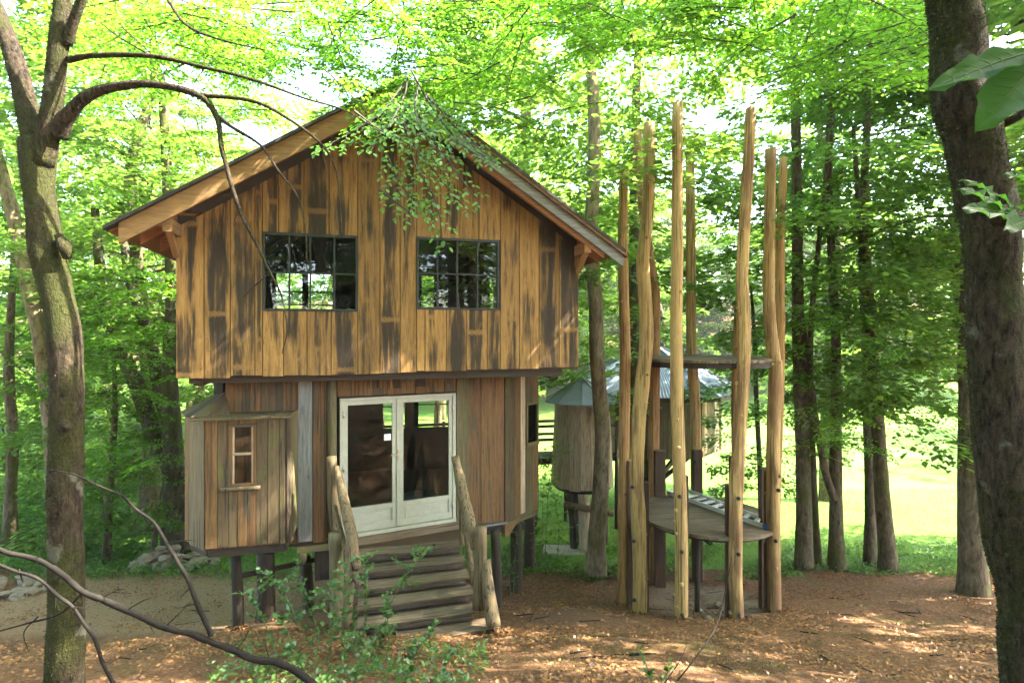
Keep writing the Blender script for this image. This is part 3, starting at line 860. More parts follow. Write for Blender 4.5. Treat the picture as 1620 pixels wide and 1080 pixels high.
# white double doors
door = rect('door_frame', F2, dA, dB, dz1 - .045, dz1, -.03, .05, M_white, house, along='a')
rect('jamb', F2, dA, dA + .05, dz0, dz1 - .045, -.03, .05, M_white, door)
rect('jamb', F2, dB - .05, dB, dz0, dz1 - .045, -.03, .05, M_white, door)
rect('threshold', F2, dA, dB, dz0 - .055, dz0 - .002, -.06, .07, M_white, door, along='a')
am = F2.a(628.5)
for side, (l0, l1) in enumerate(((dA + .052, am - .004), (am + .004, dB - .052))):
    lf_ = rect('door_leaf', F2, l0, l1, dz0 + .01, dz0 + .11, -.01, .035, M_white, house, along='a')
    st = .085
    zs1 = dz0 + .385; zt = dz1 - .05
    rect('stile', F2, l0, l0 + (st * .75 if side == 0 else st), dz0 + .11, zt, -.01, .035, M_white, lf_)
    rect('stile', F2, l1 - (st if side == 0 else st * .75), l1, dz0 + .11, zt, -.01, .035, M_white, lf_)
    e0 = l0 + (st * .75 if side == 0 else st); e1 = l1 - (st if side == 0 else st * .75)
    rect('rail', F2, e0, e1, zt - .06, zt, -.01, .033, M_white, lf_, along='a')
    rect('rail', F2, e0, e1, zs1 - .07, zs1, -.01, .033, M_white, lf_, along='a')
    rect('panel', F2, e0, e1, dz0 + .11, zs1 - .07, -.006, .012, M_white, lf_, along='a')
    rect('panel_moulding', F2, e0 + .04, e1 - .04, dz0 + .145, zs1 - .105, .012, .022, M_white, lf_, along='a')
    rect('pane', F2, e0, e1, zs1, zt - .06, .004, .009, M_glass, lf_)
rect('door_astragal', F2, am - .022, am + .022, dz0 + .02, dz1 - .05, .036, .052, M_white, house)
for a_ in (dA + .052, dB - .052):
    for zz in (dz0 + .22, dz0 + 1.0, dz1 - .25):
        tube('hinge', [F2.p(a_, zz - .05, .055), F2.p(a_, zz + .05, .055)], (.011, .011), M_brass, door, 8, 1)
hz_ = F2.hit(625, 717)[1]
hd = rect('door_handle', F2, am - .014, am + .014, hz_ - .12, hz_ + .10, .053, .060, M_brass, house)
beam('lever', F2.p(am + .003, hz_, .09), F2.p(am - .12, hz_, .095), .02, .022, M_brass, hd)
beam('spindle', F2.p(am, hz_, .061), F2.p(am, hz_, .079), .016, .016, M_brass, hd)
na, nz = F2.hit(613, 691)
tag(rect('paper_notice', F2, na - .055, na + .055, nz - .05, nz + .05, .0095, .0105, M_paper), 'small pale paper notice stuck inside the left glass door', 'notice')
# a folded blue blanket on the floor inside, seen through the right-hand door
t = thing('blanket', 'crumpled blue blanket lying on the floor behind the right glass door', 'blanket', F2.p(1.45, ZF + .05, -.9))
for k in range(3):
    n = 8; V = []; Fc = []
    for i in range(n + 1):
        for j in range(n + 1):
            u, v = i / n, j / n
            q = F2.p(1.08 + .12 * k + u * .62, ZF + .07 + .06 * k, -.45 - v * .75 - .08 * k)
            q.z += .05 * mnoise.noise(Vector((u * 3, v * 3, k))) + .09 * math.sin(math.pi * u) * math.sin(math.pi * v)
            V.append(q)
    for i in range(n):
        for j in range(n): Fc.append([i * (n + 1) + j, (i + 1) * (n + 1) + j, (i + 1) * (n + 1) + j + 1, i * (n + 1) + j + 1])
    mk('fold', V, Fc, M_cloth, t, True)

# bay on the left with its own little roof
q1 = P(325, HZ, 7.55); ub = Vector((math.cos(R(14)), math.sin(R(14)), 0))
FB = Fr(q1, ub); aBR = FB.a(451)
q2 = FB.p(aBR, 0); q3 = F1.p(F1.a(470), 0, .03); q0 = P(295, HZ, 7.86)
ZBt, ZBb = FB.hit(325, 661)[1], FB.hit(325, 867)[1]
bx = [325, 344, 362, 406, 423, 441, 451]
bz0 = FB.hit(385, 767)[1]; bz1 = FB.hit(385, 671)[1]
bw = (FB.a(362.5), FB.a(405.5), bz0, bz1)
bayp = dict(parent=house)
def bay_board(fr, a0, a1, z0, z1, mat, t=.022):
    rect('board', fr, a0 + .003, a1 - .003, z0 + random.uniform(-.008, .008), z1, 0, t + random.uniform(-.005, .008), mat, house)
for (x0, x1), mt in zip(((325, 344.5), (344.5, 362.5), (405.5, 424), (424, 443), (443, 451)), (M_brown, M_green, M_green, M_green, M_green)):
    bay_board(FB, FB.a(x0), FB.a(x1), ZBb, ZBt, mt)
for (x0, x1), mt in zip(((362.5, 377), (377, 392), (392, 405.5)), (M_green, M_brown, M_red)):
    bay_board(FB, FB.a(x0), FB.a(x1), ZBb, bz0 - .06, mt)
bay_board(FB, bw[0], bw[1], bz1 + .003, ZBt, M_red)
wn = rect('window', FB, bw[0], bw[1], bz1 - .03, bz1, -.02, .035, M_red, house, along='a')
rect('frame', FB, bw[0], bw[0] + .045, bz0, bz1 - .03, -.02, .035, M_red, wn)
rect('frame', FB, bw[1] - .035, bw[1], bz0, bz1 - .03, -.02, .035, M_red, wn)
rect('frame', FB, bw[0] + .045, bw[1] - .035, bz0, bz0 + .03, -.02, .033, M_red, wn, along='a')
zm = FB.hit(385, 717)[1]
s0, s1 = bw[0] + .045, bw[1] - .035
for z0, z1 in ((bz0 + .03, zm - .015), (zm + .015, bz1 - .03)):
    rect('sash', FB, s0, s0 + .022, z0, z1, -.01, .02, M_hut, wn); rect('sash', FB, s1 - .022, s1, z0, z1, -.01, .02, M_hut, wn)
    rect('pane', FB, s0 + .022, s1 - .022, z0, z1, .0, .004, M_glass, wn)
rect('glazing_bar', FB, s0, s1, zm - .015, zm + .015, -.01, .024, M_hut, wn, along='a')
tube('sill', [FB.p(FB.a(350), bz0 - .035, .05), FB.p(FB.a(413), bz0 - .03, .05)], (.03, .028), M_log, wn, 8, 3, .05)
FBl = Fr(q0, q1 - q0); ll = (q1 - q0).length
bay_board(FBl, 0, ll * .22, ZBb - .0, ZBt, M_brown); bay_board(FBl, ll * .22, ll * .6, ZBb - .02, ZBt, M_log); bay_board(FBl, ll * .6, ll, ZBb - .03, ZBt, M_log)
FBr = Fr(q2, q3 - q2); lr = (q3 - q2).length
for k in range(4): bay_board(FBr, lr * k / 4, lr * (k + 1) / 4, ZBb, ZBt, (M_dark, M_green, M_post, M_post)[k])
FBs = Fr(cA + NB * .9, q0 - (cA + NB * .9)); rect('side_wall', FBs, .02, (q0 - cA - NB * .9).length - .01, ZBb, ZBt, -.03, 0, M_hut, house)
fp = [q0, q1, q2, q3, cA + NB * .9]
V = [Vector((q.x, q.y, ZBb + .03)) for q in fp] + [Vector((q.x, q.y, ZBb - .02)) for q in fp]; n = 5
mk('bay_floor', V, [list(range(n)), list(range(2 * n - 1, n - 1, -1))] + [[i, i + n, (i + 1) % n + n, (i + 1) % n] for i in range(n)], M_red, house)
rect('bay_beam', FB, .02, aBR + .02, ZBb - .14, ZBb - .022, -.2, -.03, M_dark, house, along='a')
rect('bay_beam', FBl, .05, ll - .02, ZBb - .12, ZBb - .022, -.12, -.02, M_dark, house, along='a')
rect('bay_beam', FBr, .0, lr, ZBb - .14, ZBb - .022, -.12, -.02, M_dark, house, along='a')
# bay interior backing so that its window looks into a dark room
V, Fc = holes_geo(FB, .0, aBR, ZBb, ZBt, -.05, -.004, [bw])
mk('wall_lining', V, Fc, M_lining, house)
# bay roof: front strip, two hips
E = .14
zr = ZBt + .0
f0 = FB.p(-.16, zr - .0, E); f1 = FB.p(aBR + .08, zr, E * .8)
i0 = F1.p(F1.a(362), zr + .0, .04); i1 = F1.p(F1.a(466), zr - .01, .04)
tipL = Vector((q0.x - .13, q0.y - .05, zr + .0)); bkL = cA + NB * 1.0 + Vector((0, 0, zr + .30)); tipB = Vector((q0.x - .3, q0.y + .9, zr + .02))
def roof_board(a, b, c, d, mat=M_green, th=.022):
    nrm = (b - a).cross(d - a).normalized()
    if nrm.z < 0: nrm = -nrm
    V = [a, b, c, d] + [q - nrm * th for q in (a, b, c, d)]
    x = (d - a).normalized(); y = nrm; z = None
    zax = (d - a).normalized(); yax = nrm; xax = yax.cross(zax)
    mk('roof_board', V, BOXF, mat, house, axes=(xax, yax, zax))
def lerp(a, b, t): return a + (b - a) * t
for k in range(5):
    t0, t1 = k / 5 + .004, (k + 1) / 5 - .004
    roof_board(lerp(f0, f1, t0), lerp(f0, f1, t1), lerp(i0, i1, t1), lerp(i0, i1, t0))
lowp = [P(285, 651, 8.15), P(293, 657, 7.8), P(302, 660, 7.58), P(330, 658, 7.62), P(364, 656, 7.72)]
uppp = [P(341, 624, 8.5), P(346, 622, 8.38), P(351, 621, 8.28), P(357, 621, 8.2), P(363, 645, 8.05)]
for k, mt in zip(range(4), (M_green, M_dark, M_green, M_green)):
    roof_board(lerp(lowp[k], lowp[k + 1], .02), lerp(lowp[k], lowp[k + 1], .98), lerp(uppp[k], uppp[k + 1], .98), lerp(uppp[k], uppp[k + 1], .02), mt)
roof_board(P(286, 650, 8.17), P(290, 650, 9.2), P(345, 622, 9.3), P(341, 623, 8.52), M_green)
beam('roof_prop', P(349, 645, 8.9), P(349, 600, 8.9), .14, .14, M_dark, house)

# stilts under the house
def stilt(px, ytop, ybase, D, r, mat=M_dark, lean=0):
    b = P(px, ybase, D); b.z = G(b.x, b.y) - .1
    tp = P(px + lean, ytop, D)
    tube('stilt', [b, lerp(b, tp, .5) + Vector((random.uniform(-.02, .02), 0, 0)), tp], (r * 1.05, r, r * .95), mat, house, 10, 3, .08)
stilt(377, 880, 992, 8.0, .075, lean=-5); stilt(420, 875, 985, 8.5, .13); stilt(489, 880, 960, 9.2, .09, lean=-6)
stilt(786, 838, 945, 9.55, .085, lean=-3); stilt(816, 830, 905, 10.6, .12); stilt(838, 815, 866, 12.2, .12)
stilt(640, 880, 925, 10.6, .10); stilt(560, 880, 925, 11.0, .1)
tube('cross_brace', [P(372, 912, 8.3), P(430, 900, 8.6), P(520, 880, 9.0)], (.04, .04), M_dark, house, 8)
rect('foundation_box', F1, F1.a(497), F1.a(524), ZF - .62, ZF - .14, -.5, -.08, M_dark, house)
tube('corner_stilt', [Vector((*F1.p(F1.a(480), 0, .02)[:2], ZF - .14)), Vector((*F1.p(F1.a(478), 0, .02)[:2], ZF - .3))], (.06, .05), M_post, house, 10, 2, .1)

# ------------------------------------------------------------------ stairs
stair = thing('plank_stairs', 'weathered plank steps with split-log railings climbing to the white doors', 'stairs', (-1.5, 7.9, G(-1.5, 7.9)))
SR = Vector((-.80, 8.78, 0))
for i in range(6):
    z = -3.20 - .14 * i
    o = SR - NB * (.236 * i)
    wdt = 1.52 + .02 * i
    rr = o + U * (.015 * i + (.22 if i == 5 else 0)); ll_ = rr - U * (wdt if i < 5 else 1.35)
    # uneven sawn slab
    n = 8; V = []; Fc = []
    for k in range(n + 1):
        t = k / n; p = lerp(ll_, rr, t)
        wob = .022 * mnoise.noise(Vector((t * 3 + i * 5, i, 0)))
        for dy, dz in ((-.13 + wob * 1.5, -.042), (-.15 + wob, .0 + wob), (.17, .0 + wob * .5), (.17, -.042)):
            V.append(p + NB * dy + Vector((0, 0, z + dz)))
    for k in range(n):
        b = k * 4
        for a, c in ((0, 1), (1, 2), (2, 3), (3, 0)): Fc.append([b + a, b + c, b + 4 + c, b + 4 + a])
    Fc += [[0, 3, 2, 1], [n * 4, n * 4 + 1, n * 4 + 2, n * 4 + 3]]
    mk('tread', V, Fc, M_tread if i < 5 else M_deck, stair, axes=(NB * 1, Vector((0, 0, 1)), NB.cross(Vector((0, 0, 1)))))
# landing in front of the sill and its riser
for i in range(5):
    o = SR - NB * (.236 * i + .09)
    tube('dark_edge_log', [Vector((*(o - U * 1.44)[:2], -3.285 - .14 * i)), Vector((*(o - U * .7)[:2], -3.278 - .14 * i)), Vector((*(o - U * .03)[:2], -3.285 - .14 * i))], (.045, .052, .045), M_dark, stair, 8, 4, .12)  # added dark log under each tread, giving it a dark front edge
lp = [F2.p(dA + .03, 0, .07), F2.p(dB + .06, 0, .07), SR + U * .04 + NB * .17, SR - U * 1.45 + NB * .17]
if lp[3].y > lp[0].y: lp[3].y = lp[0].y - .02
V = [Vector((q.x, q.y, -3.203)) for q in lp] + [Vector((q.x, q.y, -3.25)) for q in lp]
mk('landing', V, BOXF, M_stub, stair, axes=(NB, Vector((0, 0, 1)), NB.cross(Vector((0, 0, 1)))))
rect('sill_board', F2, dA - .02, dB + .10, -3.198, dz0 - .06, .0, .075, M_deck, stair, along='a')
for aa in (.12, 1.30):
    p0_ = SR - U * aa + NB * .05; p1_ = SR - U * aa - NB * 1.05
    beam('stringer', Vector((p0_.x, p0_.y, -3.42)), Vector((p1_.x, p1_.y, -4.08)), .06, .17, M_dark, stair)
# railings: right
def log(name, pts, r, mat=M_log, parent=stair, seg=10, rough=.12):
    return tube(name, [P(*q) for q in pts], r, mat, parent, seg, 5, rough, 6)
log('railing_log', [(720, 722, 8.35), (728, 760, 8.2), (741, 815, 8.0), (752, 868, 7.8)], (.055, .075, .08, .06))
log('railing_log', [(731, 752, 8.45), (733, 800, 8.3), (741, 865, 8.05), (750, 925, 7.85)], (.045, .05, .05, .045))
log('railing_post', [(761, 832, 7.75), (760, 890, 7.75), (757, 962, 7.72)], (.085, .085, .09))
log('railing_post', [(722, 735, 8.55), (729, 800, 8.55), (731, 862, 8.5)], (.03, .04, .04))
log('foot_log', [(768, 885, 7.75), (774, 945, 7.6), (781, 990, 7.5)], (.07, .09, .10))
# railings: left
log('railing_post', [(524, 722, 8.1), (528, 790, 8.1), (533, 846, 8.1)], (.07, .085, .08))
log('railing_post', [(531, 842, 7.55), (533, 920, 7.55), (535, 1012, 7.5)], (.095, .09, .095), M_post)
log('railing_post', [(556, 845, 7.35), (552, 920, 7.3), (549, 990, 7.3)], (.065, .065, .07))
log('railing_log', [(532, 738, 8.0), (543, 790, 7.75), (556, 850, 7.45), (566, 900, 7.25)], (.04, .06, .07, .05))
log('railing_log', [(529, 800, 7.9), (540, 845, 7.6), (560, 905, 7.3), (572, 925, 7.2)], (.035, .04, .045, .03))
log('railing_log', [(537, 745, 8.05), (550, 800, 7.8), (563, 850, 7.5)], (.03, .04, .035))

# ------------------------------------------------------------------ ring of peeled poles with two round platforms
TC = Vector((3.37, 10.0, 0))
tower = thing('pole_tower', 'ring of tall peeled poles carrying an upper and a lower round platform', 'play tower', (TC.x, TC.y, G(TC.x, TC.y)))
def pole(D, pts, w_px, mat=M_pole, k=1.0):
    b = P(pts[-1][0], pts[-1][1], D); zg = G(b.x, b.y) - .08
    path = [P(x, y, D) for x, y in pts]
    if path[-1].z > zg: path.append(Vector((path[-1].x, path[-1].y, zg)))
    r1 = w_px / 2 / F * D
    V, Fc = tube_geo(catmull(path, 7), (r1 * .80, r1 * .92, r1, r1 * 1.02, r1 * 1.06), 16, .045, True, 3.5, .3)
    po = mk('peeled_pole', V, Fc, mat, tower, True)
    # branch stubs
    kn = []
    for j in range(11):
        i = random.randrange(3, len(V) // 16 - 2); k_ = random.randrange(16)
        p = Vector(V[i * 16 + k_]); c = sum((Vector(V[i * 16 + q]) for q in range(16)), Vector()) / 16
        d = (p - c).normalized(); r = .02 + random.random() * .016
        kn.append(tube_geo([c + d * (p - c).length * .8, p + d * .012, p + d * .024], (r * 1.3, r, r * .5), 7))
    mk('knot', *join_geo(kn), mat, po, True)['kind'] = 'stuff'
    return po
pole(9.9, [(987, 271), (985, 374), (987, 464), (989, 566), (987, 750), (986, 947)], 17, M_poler)
pole(11.1, [(1008, 207), (1012, 270), (1017, 327), (1026, 400), (1036, 464), (1036, 557), (1034, 786), (1036, 918)], 16, M_poler)
pole(9.2, [(1027, 195), (1026, 319), (1017, 413), (1021, 472), (1023, 540), (1016, 600), (1010, 670), (1007, 755), (1012, 880), (1012, 973)], 22)
pole(8.75, [(1072, 163), (1071, 378), (1070, 566), (1074, 727), (1078, 860), (1078, 984)], 20)
pole(11.35, [(1091, 219), (1092, 310), (1093, 447), (1094, 549), (1100, 642), (1101, 727), (1102, 912)], 16)
pole(8.8, [(1188, 172), (1183, 268), (1178, 353), (1174, 438), (1178, 523), (1176, 585), (1171, 670), (1165, 784), (1164, 900), (1166, 975)], 20)
pole(9.2, [(1219, 236), (1217, 396), (1217, 493), (1225, 566), (1227, 585), (1223, 699), (1223, 780), (1225, 967)], 20)
pole(10.2, [(1239, 249), (1235, 374), (1234, 506), (1233, 600), (1228, 760), (1222, 925)], 15, M_poler)
pole(11.1, [(1168, 470), (1166, 515), (1165, 560), (1163, 640), (1164, 760), (1166, 905)], 12, M_poler)
for px, y0, y1, D, wd in ((998, 728, 950, 9.85, 13), (1021, 762, 975, 9.3, 9), (1084, 752, 980, 8.87, 8), (1152, 766, 976, 8.9, 8), (1158, 722, 975, 8.95, 8),
                          (1209, 740, 955, 9.6, 13), (1214, 745, 968, 9.35, 8), (1043, 712, 918, 11.0, 16), (1103, 712, 912, 11.2, 13)):
    b = P(px, y1, D); b.z = G(b.x, b.y) - .06
    beam('stub_post', b, P(px, y0, D), wd / F * D, wd / F * D, M_stub, tower, up=(0, 1, 0))
b = P(1103, 950, 9.6); b.z = G(b.x, b.y) - .05
tube('centre_prop', [b, P(1103, 846, 9.6)], (.045, .045), M_dark, tower, 8, 2)
def platform(cx, cy, z, rad, tilt, strip_az, th=.045, ins=.03, rh=.09):
    """round deck of planks over a rim, as a part with plank sub-parts"""
    ca, sa = math.cos(strip_az), math.sin(strip_az)
    def pt(u, v, dz): return Vector((cx + u * ca - v * sa, cy + u * sa + v * ca, z + dz + tilt[0] * (u * ca - v * sa) + tilt[1] * (u * sa + v * ca)))
    m = 40; V = []
    for rr_, dz in ((rad - ins, -th - .002), (rad - ins, -th - rh), (rad - ins - .09, -th - rh), (rad - ins - .09, -th - .002)):
        V += [pt(rr_ * math.cos(2 * math.pi * k / m), rr_ * math.sin(2 * math.pi * k / m), dz) for k in range(m)]
    Fc = [[r_ * m + k, r_ * m + (k + 1) % m, ((r_ + 1) % 4) * m + (k + 1) % m, ((r_ + 1) % 4) * m + k] for r_ in range(4) for k in range(m)]
    rim = mk('platform_rim', V, Fc, M_dark, tower, center=(cx, cy, z))
    npk = 15; wdt = 2 * rad / npk
    for i in range(npk):
        u0, u1 = -rad + i * wdt + .004, -rad + (i + 1) * wdt - .004
        dz = random.uniform(-.005, .005); top, bot = [], []
        us = np.linspace(u0, u1, 7)
        ed = [(u, math.sqrt(max(0, rad * rad - u * u)) + random.uniform(-.006, .006)) for u in us]
        ring = [(u, -v) for u, v in ed] + [(u, v) for u, v in ed[::-1]]
        n = len(ring)
        V = [pt(u, v, dz) for u, v in ring] + [pt(u, v, dz - th) for u, v in ring]
        Fc = [list(range(n)), list(range(2 * n - 1, n - 1, -1))] + [[k, k + n, (k + 1) % n + n, (k + 1) % n] for k in range(n)]
        ax = (Vector((ca, sa, 0)), Vector((0, 0, -1)), Vector((-sa, ca, 0)))
        ax = (ax[0], ax[2].cross(ax[0]), ax[2])
        mk('plank', V, Fc, M_deck, rim, axes=ax)
    for v in (-.45, .45):
        beam('joist', pt(-rad * .88, v, -th - .05), pt(rad * .88, v, -th - .05), .06, .085, M_dark, rim)
    return rim
platform(3.36, 10.0, -.39, 1.21, (0.005, .0), R(20))
platform(3.36, 9.95, -3.12, 1.17, (-.025, .004), R(100), .055, .07, .05)
for px, py, D in ((1078, 872, 8.63), (1079, 972, 8.63), (1075, 785, 8.63), (1168, 876, 8.68), (1168, 788, 8.68), (1002, 855, 9.06), (1000, 770, 9.06), (1003, 948, 9.06), (1227, 855, 9.08), (1231, 775, 9.06), (1100, 730, 11.05), (1168, 970, 8.68)):
    p = P(px, py, D)
    tube('bolt', [p, p + Vector((0, -.02, 0)), p + Vector((0, -.045, 0))], (.032, .032, .02), M_bolt, tower, 8, 1, smooth=False)
# aluminium ladder lying on the lower platform
ladder = thing('ladder', 'silver aluminium ladder with blue feet lying on the lower round platform', 'ladder', (3.5, 9.9, -3.05))
l0, l1 = P(1055, 781, 11.1), P(1208, 832, 9.24); r0_, r1_ = P(1085, 778, 11.25), P(1214, 822, 9.55)
l0.z, r0_.z, l1.z, r1_.z = -3.06, -3.06, -3.10, -3.11
def railp(a, b, nm='rail'): return beam(nm, a, b, .028, .07, M_alu, ladder)
ra = railp(l0, l1); rb = railp(r0_, r1_)
beam('end_bar', lerp(l0, r0_, .06), lerp(l0, r0_, .94), .03, .06, M_alu, ladder)
for k in range(8):
    t_ = .18 + .74 * k / 7
    a, b = lerp(l0, l1, t_), lerp(r0_, r1_, t_)
    d = (b - a).normalized() * .018
    beam('rung', a + d, b - d, .075, .028, M_alu, ladder)
for a, b, r_ in ((l0, l1, ra), (r0_, r1_, rb)):
    d = (b - a).normalized()
    beam('rubber_foot', b + d * .001, b + d * .08, .05, .085, M_blue, r_)

# ------------------------------------------------------------------ the two huts on the meadow edge, their fence and bridge
hc = P(921, HZ, 14.5)
hut = thing('small_hut', 'small round plank hut with a grey cone roof raised on log legs', 'hut', (hc.x, hc.y, G(hc.x, hc.y)))
zt_, zb_ = -1.64, -3.76
nB = 18
for k in range(nB):
    a0 = 2 * math.pi * k / nB; a1 = 2 * math.pi * (k + 1) / nB - .012
    V = []
    for z, rr_ in ((zb_ + random.uniform(-.03, .03), .80), (zt_, .69)):
        for a, r_ in ((a0, rr_), (a1, rr_), (a1, rr_ - .03), (a0, rr_ - .03)):
            V.append(Vector((hc.x + r_ * math.cos(a), hc.y + r_ * math.sin(a), z)))
    mk('board', V, BOXF, M_hut, hut)
V, Fc = tube_geo([Vector((hc.x, hc.y, zb_ + .02)), Vector((hc.x, hc.y, zt_))], (.76, .65), 18); mk('wall_core', V, Fc, M_lining, hut)
V, Fc = tube_geo([Vector((hc.x, hc.y, zb_ - .10)), Vector((hc.x, hc.y, zb_ - .01))], (.70, .80), 18); mk('floor_rim', V, Fc, M_dark, hut)
for k in range(10):
    a0, a1 = 2 * math.pi * k / 10 + .2, 2 * math.pi * (k + 1) / 10 + .2
    e = lambda a, r_, z: Vector((hc.x + r_ * math.cos(a), hc.y + r_ * math.sin(a), z))
    V = [e(a0, .97, zt_ - .03), e(a1, .97, zt_ - .03), e(a1, .02, -1.10), e(a0, .02, -1.10)]
    V += [q - Vector((0, 0, .02)) for q in V]
    mk('roof_sheet', V, BOXF, M_zinc, hut)
    beam('seam', e(a0, .97, zt_ - .02), e(a0, .03, -1.085), .02, .03, M_zinc, hut)
V, Fc = tube_geo([e(0, 0, -1.14), e(0, 0, -1.06)], (.09, .015), 10); mk('roof_tip', V, Fc, M_zinc, hut)
for dx, dy, r_, lx in ((-.25, -.45, .09, .06), (.02, -.55, .16, .03), (.62, .2, .07, .0), (-.1, .5, .09, 0)):
    b = Vector((hc.x + dx, hc.y + dy, 0)); b.z = G(b.x, b.y) - .1
    tube('leg', [b, Vector((b.x - lx, b.y, -4.5)), Vector((b.x - lx * 2, b.y, zb_ - .08))], (r_, r_ * .9, r_ * .85), M_hut if r_ > .1 else M_dark, hut, 9, 3, .15)
for (x0, y0, x1, y1, dy) in ((892, 797, 970, 812, -.75), (905, 803, 945, 800, .3)):
    tube('brace', [P(x0, y0, 14.5 + dy), P(x1, y1, 14.5 + dy)], (.085, .085), M_log, hut, 8, 3, .12)
cpt = onG(892, 875, 12, 16)
beam('foot_slab', Vector((cpt.x - .5, cpt.y + .1, cpt.z + .02)), Vector((cpt.x + .5, cpt.y, cpt.z + .02)), .6, .1, M_concrete, hut)

HC = P(1030, HZ, 19.5)
big = thing('large_hut', 'large eight-sided plank hut with a blue-grey corrugated roof behind the poles', 'hut', (HC.x, HC.y, G(HC.x, HC.y)))
RO, WR, zE_, zA = 3.0, 2.25, -1.85, -.42
e8 = lambda k, r_, z: Vector((HC.x + r_ * math.cos(2 * math.pi * (k + .62) / 8), HC.y + r_ * math.sin(2 * math.pi * (k + .62) / 8), z))
for k in range(8):
    a, b = e8(k, RO, zE_), e8(k + 1, RO, zE_); c, d = e8(k + 1, .35, zA), e8(k, .35, zA)
    nn = 22; V = []; Fc = []
    nr = (b - a).cross(d - a).normalized(); nr = nr if nr.z > 0 else -nr
    for i in range(nn * 2 + 1):
        t_ = i / (nn * 2); off = nr * (.028 if i % 2 else -.0)
        V += [lerp(a, b, t_) + off, lerp(d, c, t_) + off * .4]
    for i in range(nn * 2): Fc.append([2 * i, 2 * i + 2, 2 * i + 3, 2 * i + 1])
    mk('corrugated_sheet', V, Fc, M_corr, big)
    beam('hip_cap', a + nr * .03, d + nr * .03, .14, .04, M_zinc, big)
    beam('eave_board', a - Vector((0, 0, .07)), b - Vector((0, 0, .07)), .03, .12, M_dark, big)
    wa, wb = e8(k, WR, 0), e8(k + 1, WR, 0); fr = Fr(wb, wa - wb) if (wa - wb).cross(Vector((0, 0, 1))).dot(wa - HC) < 0 else Fr(wa, wb - wa)
    Lw = (wa - wb).length; nbq = 8
    if fr.n.dot((wa + wb) / 2 - HC) < 0: fr = Fr(fr.o + fr.ex * Lw, -fr.ex)
    for i in range(nbq):
        mt = random.choice((M_hut, M_green, M_brown, M_green))
        rect('board', fr, i * Lw / nbq + .005, (i + 1) * Lw / nbq - .005, -3.75 + random.uniform(-.06, .06), zE_ + .28, 0, .03 + random.uniform(-.006, .006), mt, big)
    rect('wall_lining', fr, .0, Lw, -3.68, zE_ + .26, -.05, -.004, M_lining, big)
V, Fc = tube_geo([HC + Vector((0, 0, zA - .05)), HC + Vector((0, 0, zA + .14))], (.42, .42), 8); mk('chimney', V, Fc, M_roofdark, big)
V, Fc = tube_geo([HC + Vector((0, 0, zA + .14)), HC + Vector((0, 0, zA + .22))], (.52, .5), 8); mk('chimney_cap', V, Fc, M_roofdark, big)
V = [e8(k, WR - .06, -3.70) for k in range(8)] + [e8(k, WR - .06, -3.82) for k in range(8)]
mk('floor', V, [list(range(8)), list(range(15, 7, -1))] + [[k, k + 8, (k + 1) % 8 + 8, (k + 1) % 8] for k in range(8)], M_dark, big)
zg = G(HC.x, HC.y) - .1
tube('support_trunk', [Vector((HC.x, HC.y, zg)), Vector((HC.x + .05, HC.y, -4.6)), Vector((HC.x, HC.y, -3.8))], (.36, .30, .32), M_dark, big, 12, 4, .1)
for k in range(6):
    a = 2 * math.pi * k / 6 + .4
    beam('strut', Vector((HC.x + .25 * math.cos(a), HC.y + .25 * math.sin(a), -5.0)), Vector((HC.x + 1.5 * math.cos(a), HC.y + 1.5 * math.sin(a), -3.83)), .12, .14, M_dark, big)

# footbridge on posts behind the house, leading to the large hut
br = thing('footbridge', 'dark timber footbridge with log handrails leading from behind the house to the huts', 'footbridge', P(830, 760, 16.5))
A, B = P(560, 690, 15.2), P(965, 712, 17.0)
A.z, B.z = -3.45, -3.5
ud = (B - A).normalized(); nd = Vector((-ud.y, ud.x, 0)).normalized()
L_ = (B - A).length
for i in range(46):
    t0 = i / 46
    c0, c1 = lerp(A, B, t0), lerp(A, B, t0 + .85 / 46); 
    c = lerp(c0, c1, .5)
    beam('deck_plank', c - nd * .5, c + nd * .5, (c1 - c0).length, .04, M_dark, br, up=(0, 0, 1))
for sgn in (-.42, .42):
    beam('bearer', A + nd * sgn - Vector((0, 0, .09)), B + nd * sgn - Vector((0, 0, .09)), .1, .13, M_dark, br)
    for h in (.52, .9):
        tube('handrail', [A + nd * sgn * 1.12 + Vector((0, 0, h)), lerp(A, B, .5) + nd * sgn * 1.12 + Vector((0, 0, h + .03)), B + nd * sgn * 1.12 + Vector((0, 0, h))], (.045, .045), M_dark, br, 7, 4, .12)
    for i in range(7):
        p = lerp(A, B, i / 6) + nd * sgn * 1.12
        tube('rail_post', [Vector((p.x, p.y, G(p.x, p.y) - .1)), Vector((p.x, p.y, p.z + 1.0))], (.06, .05), M_dark, br, 7, 2, .1)

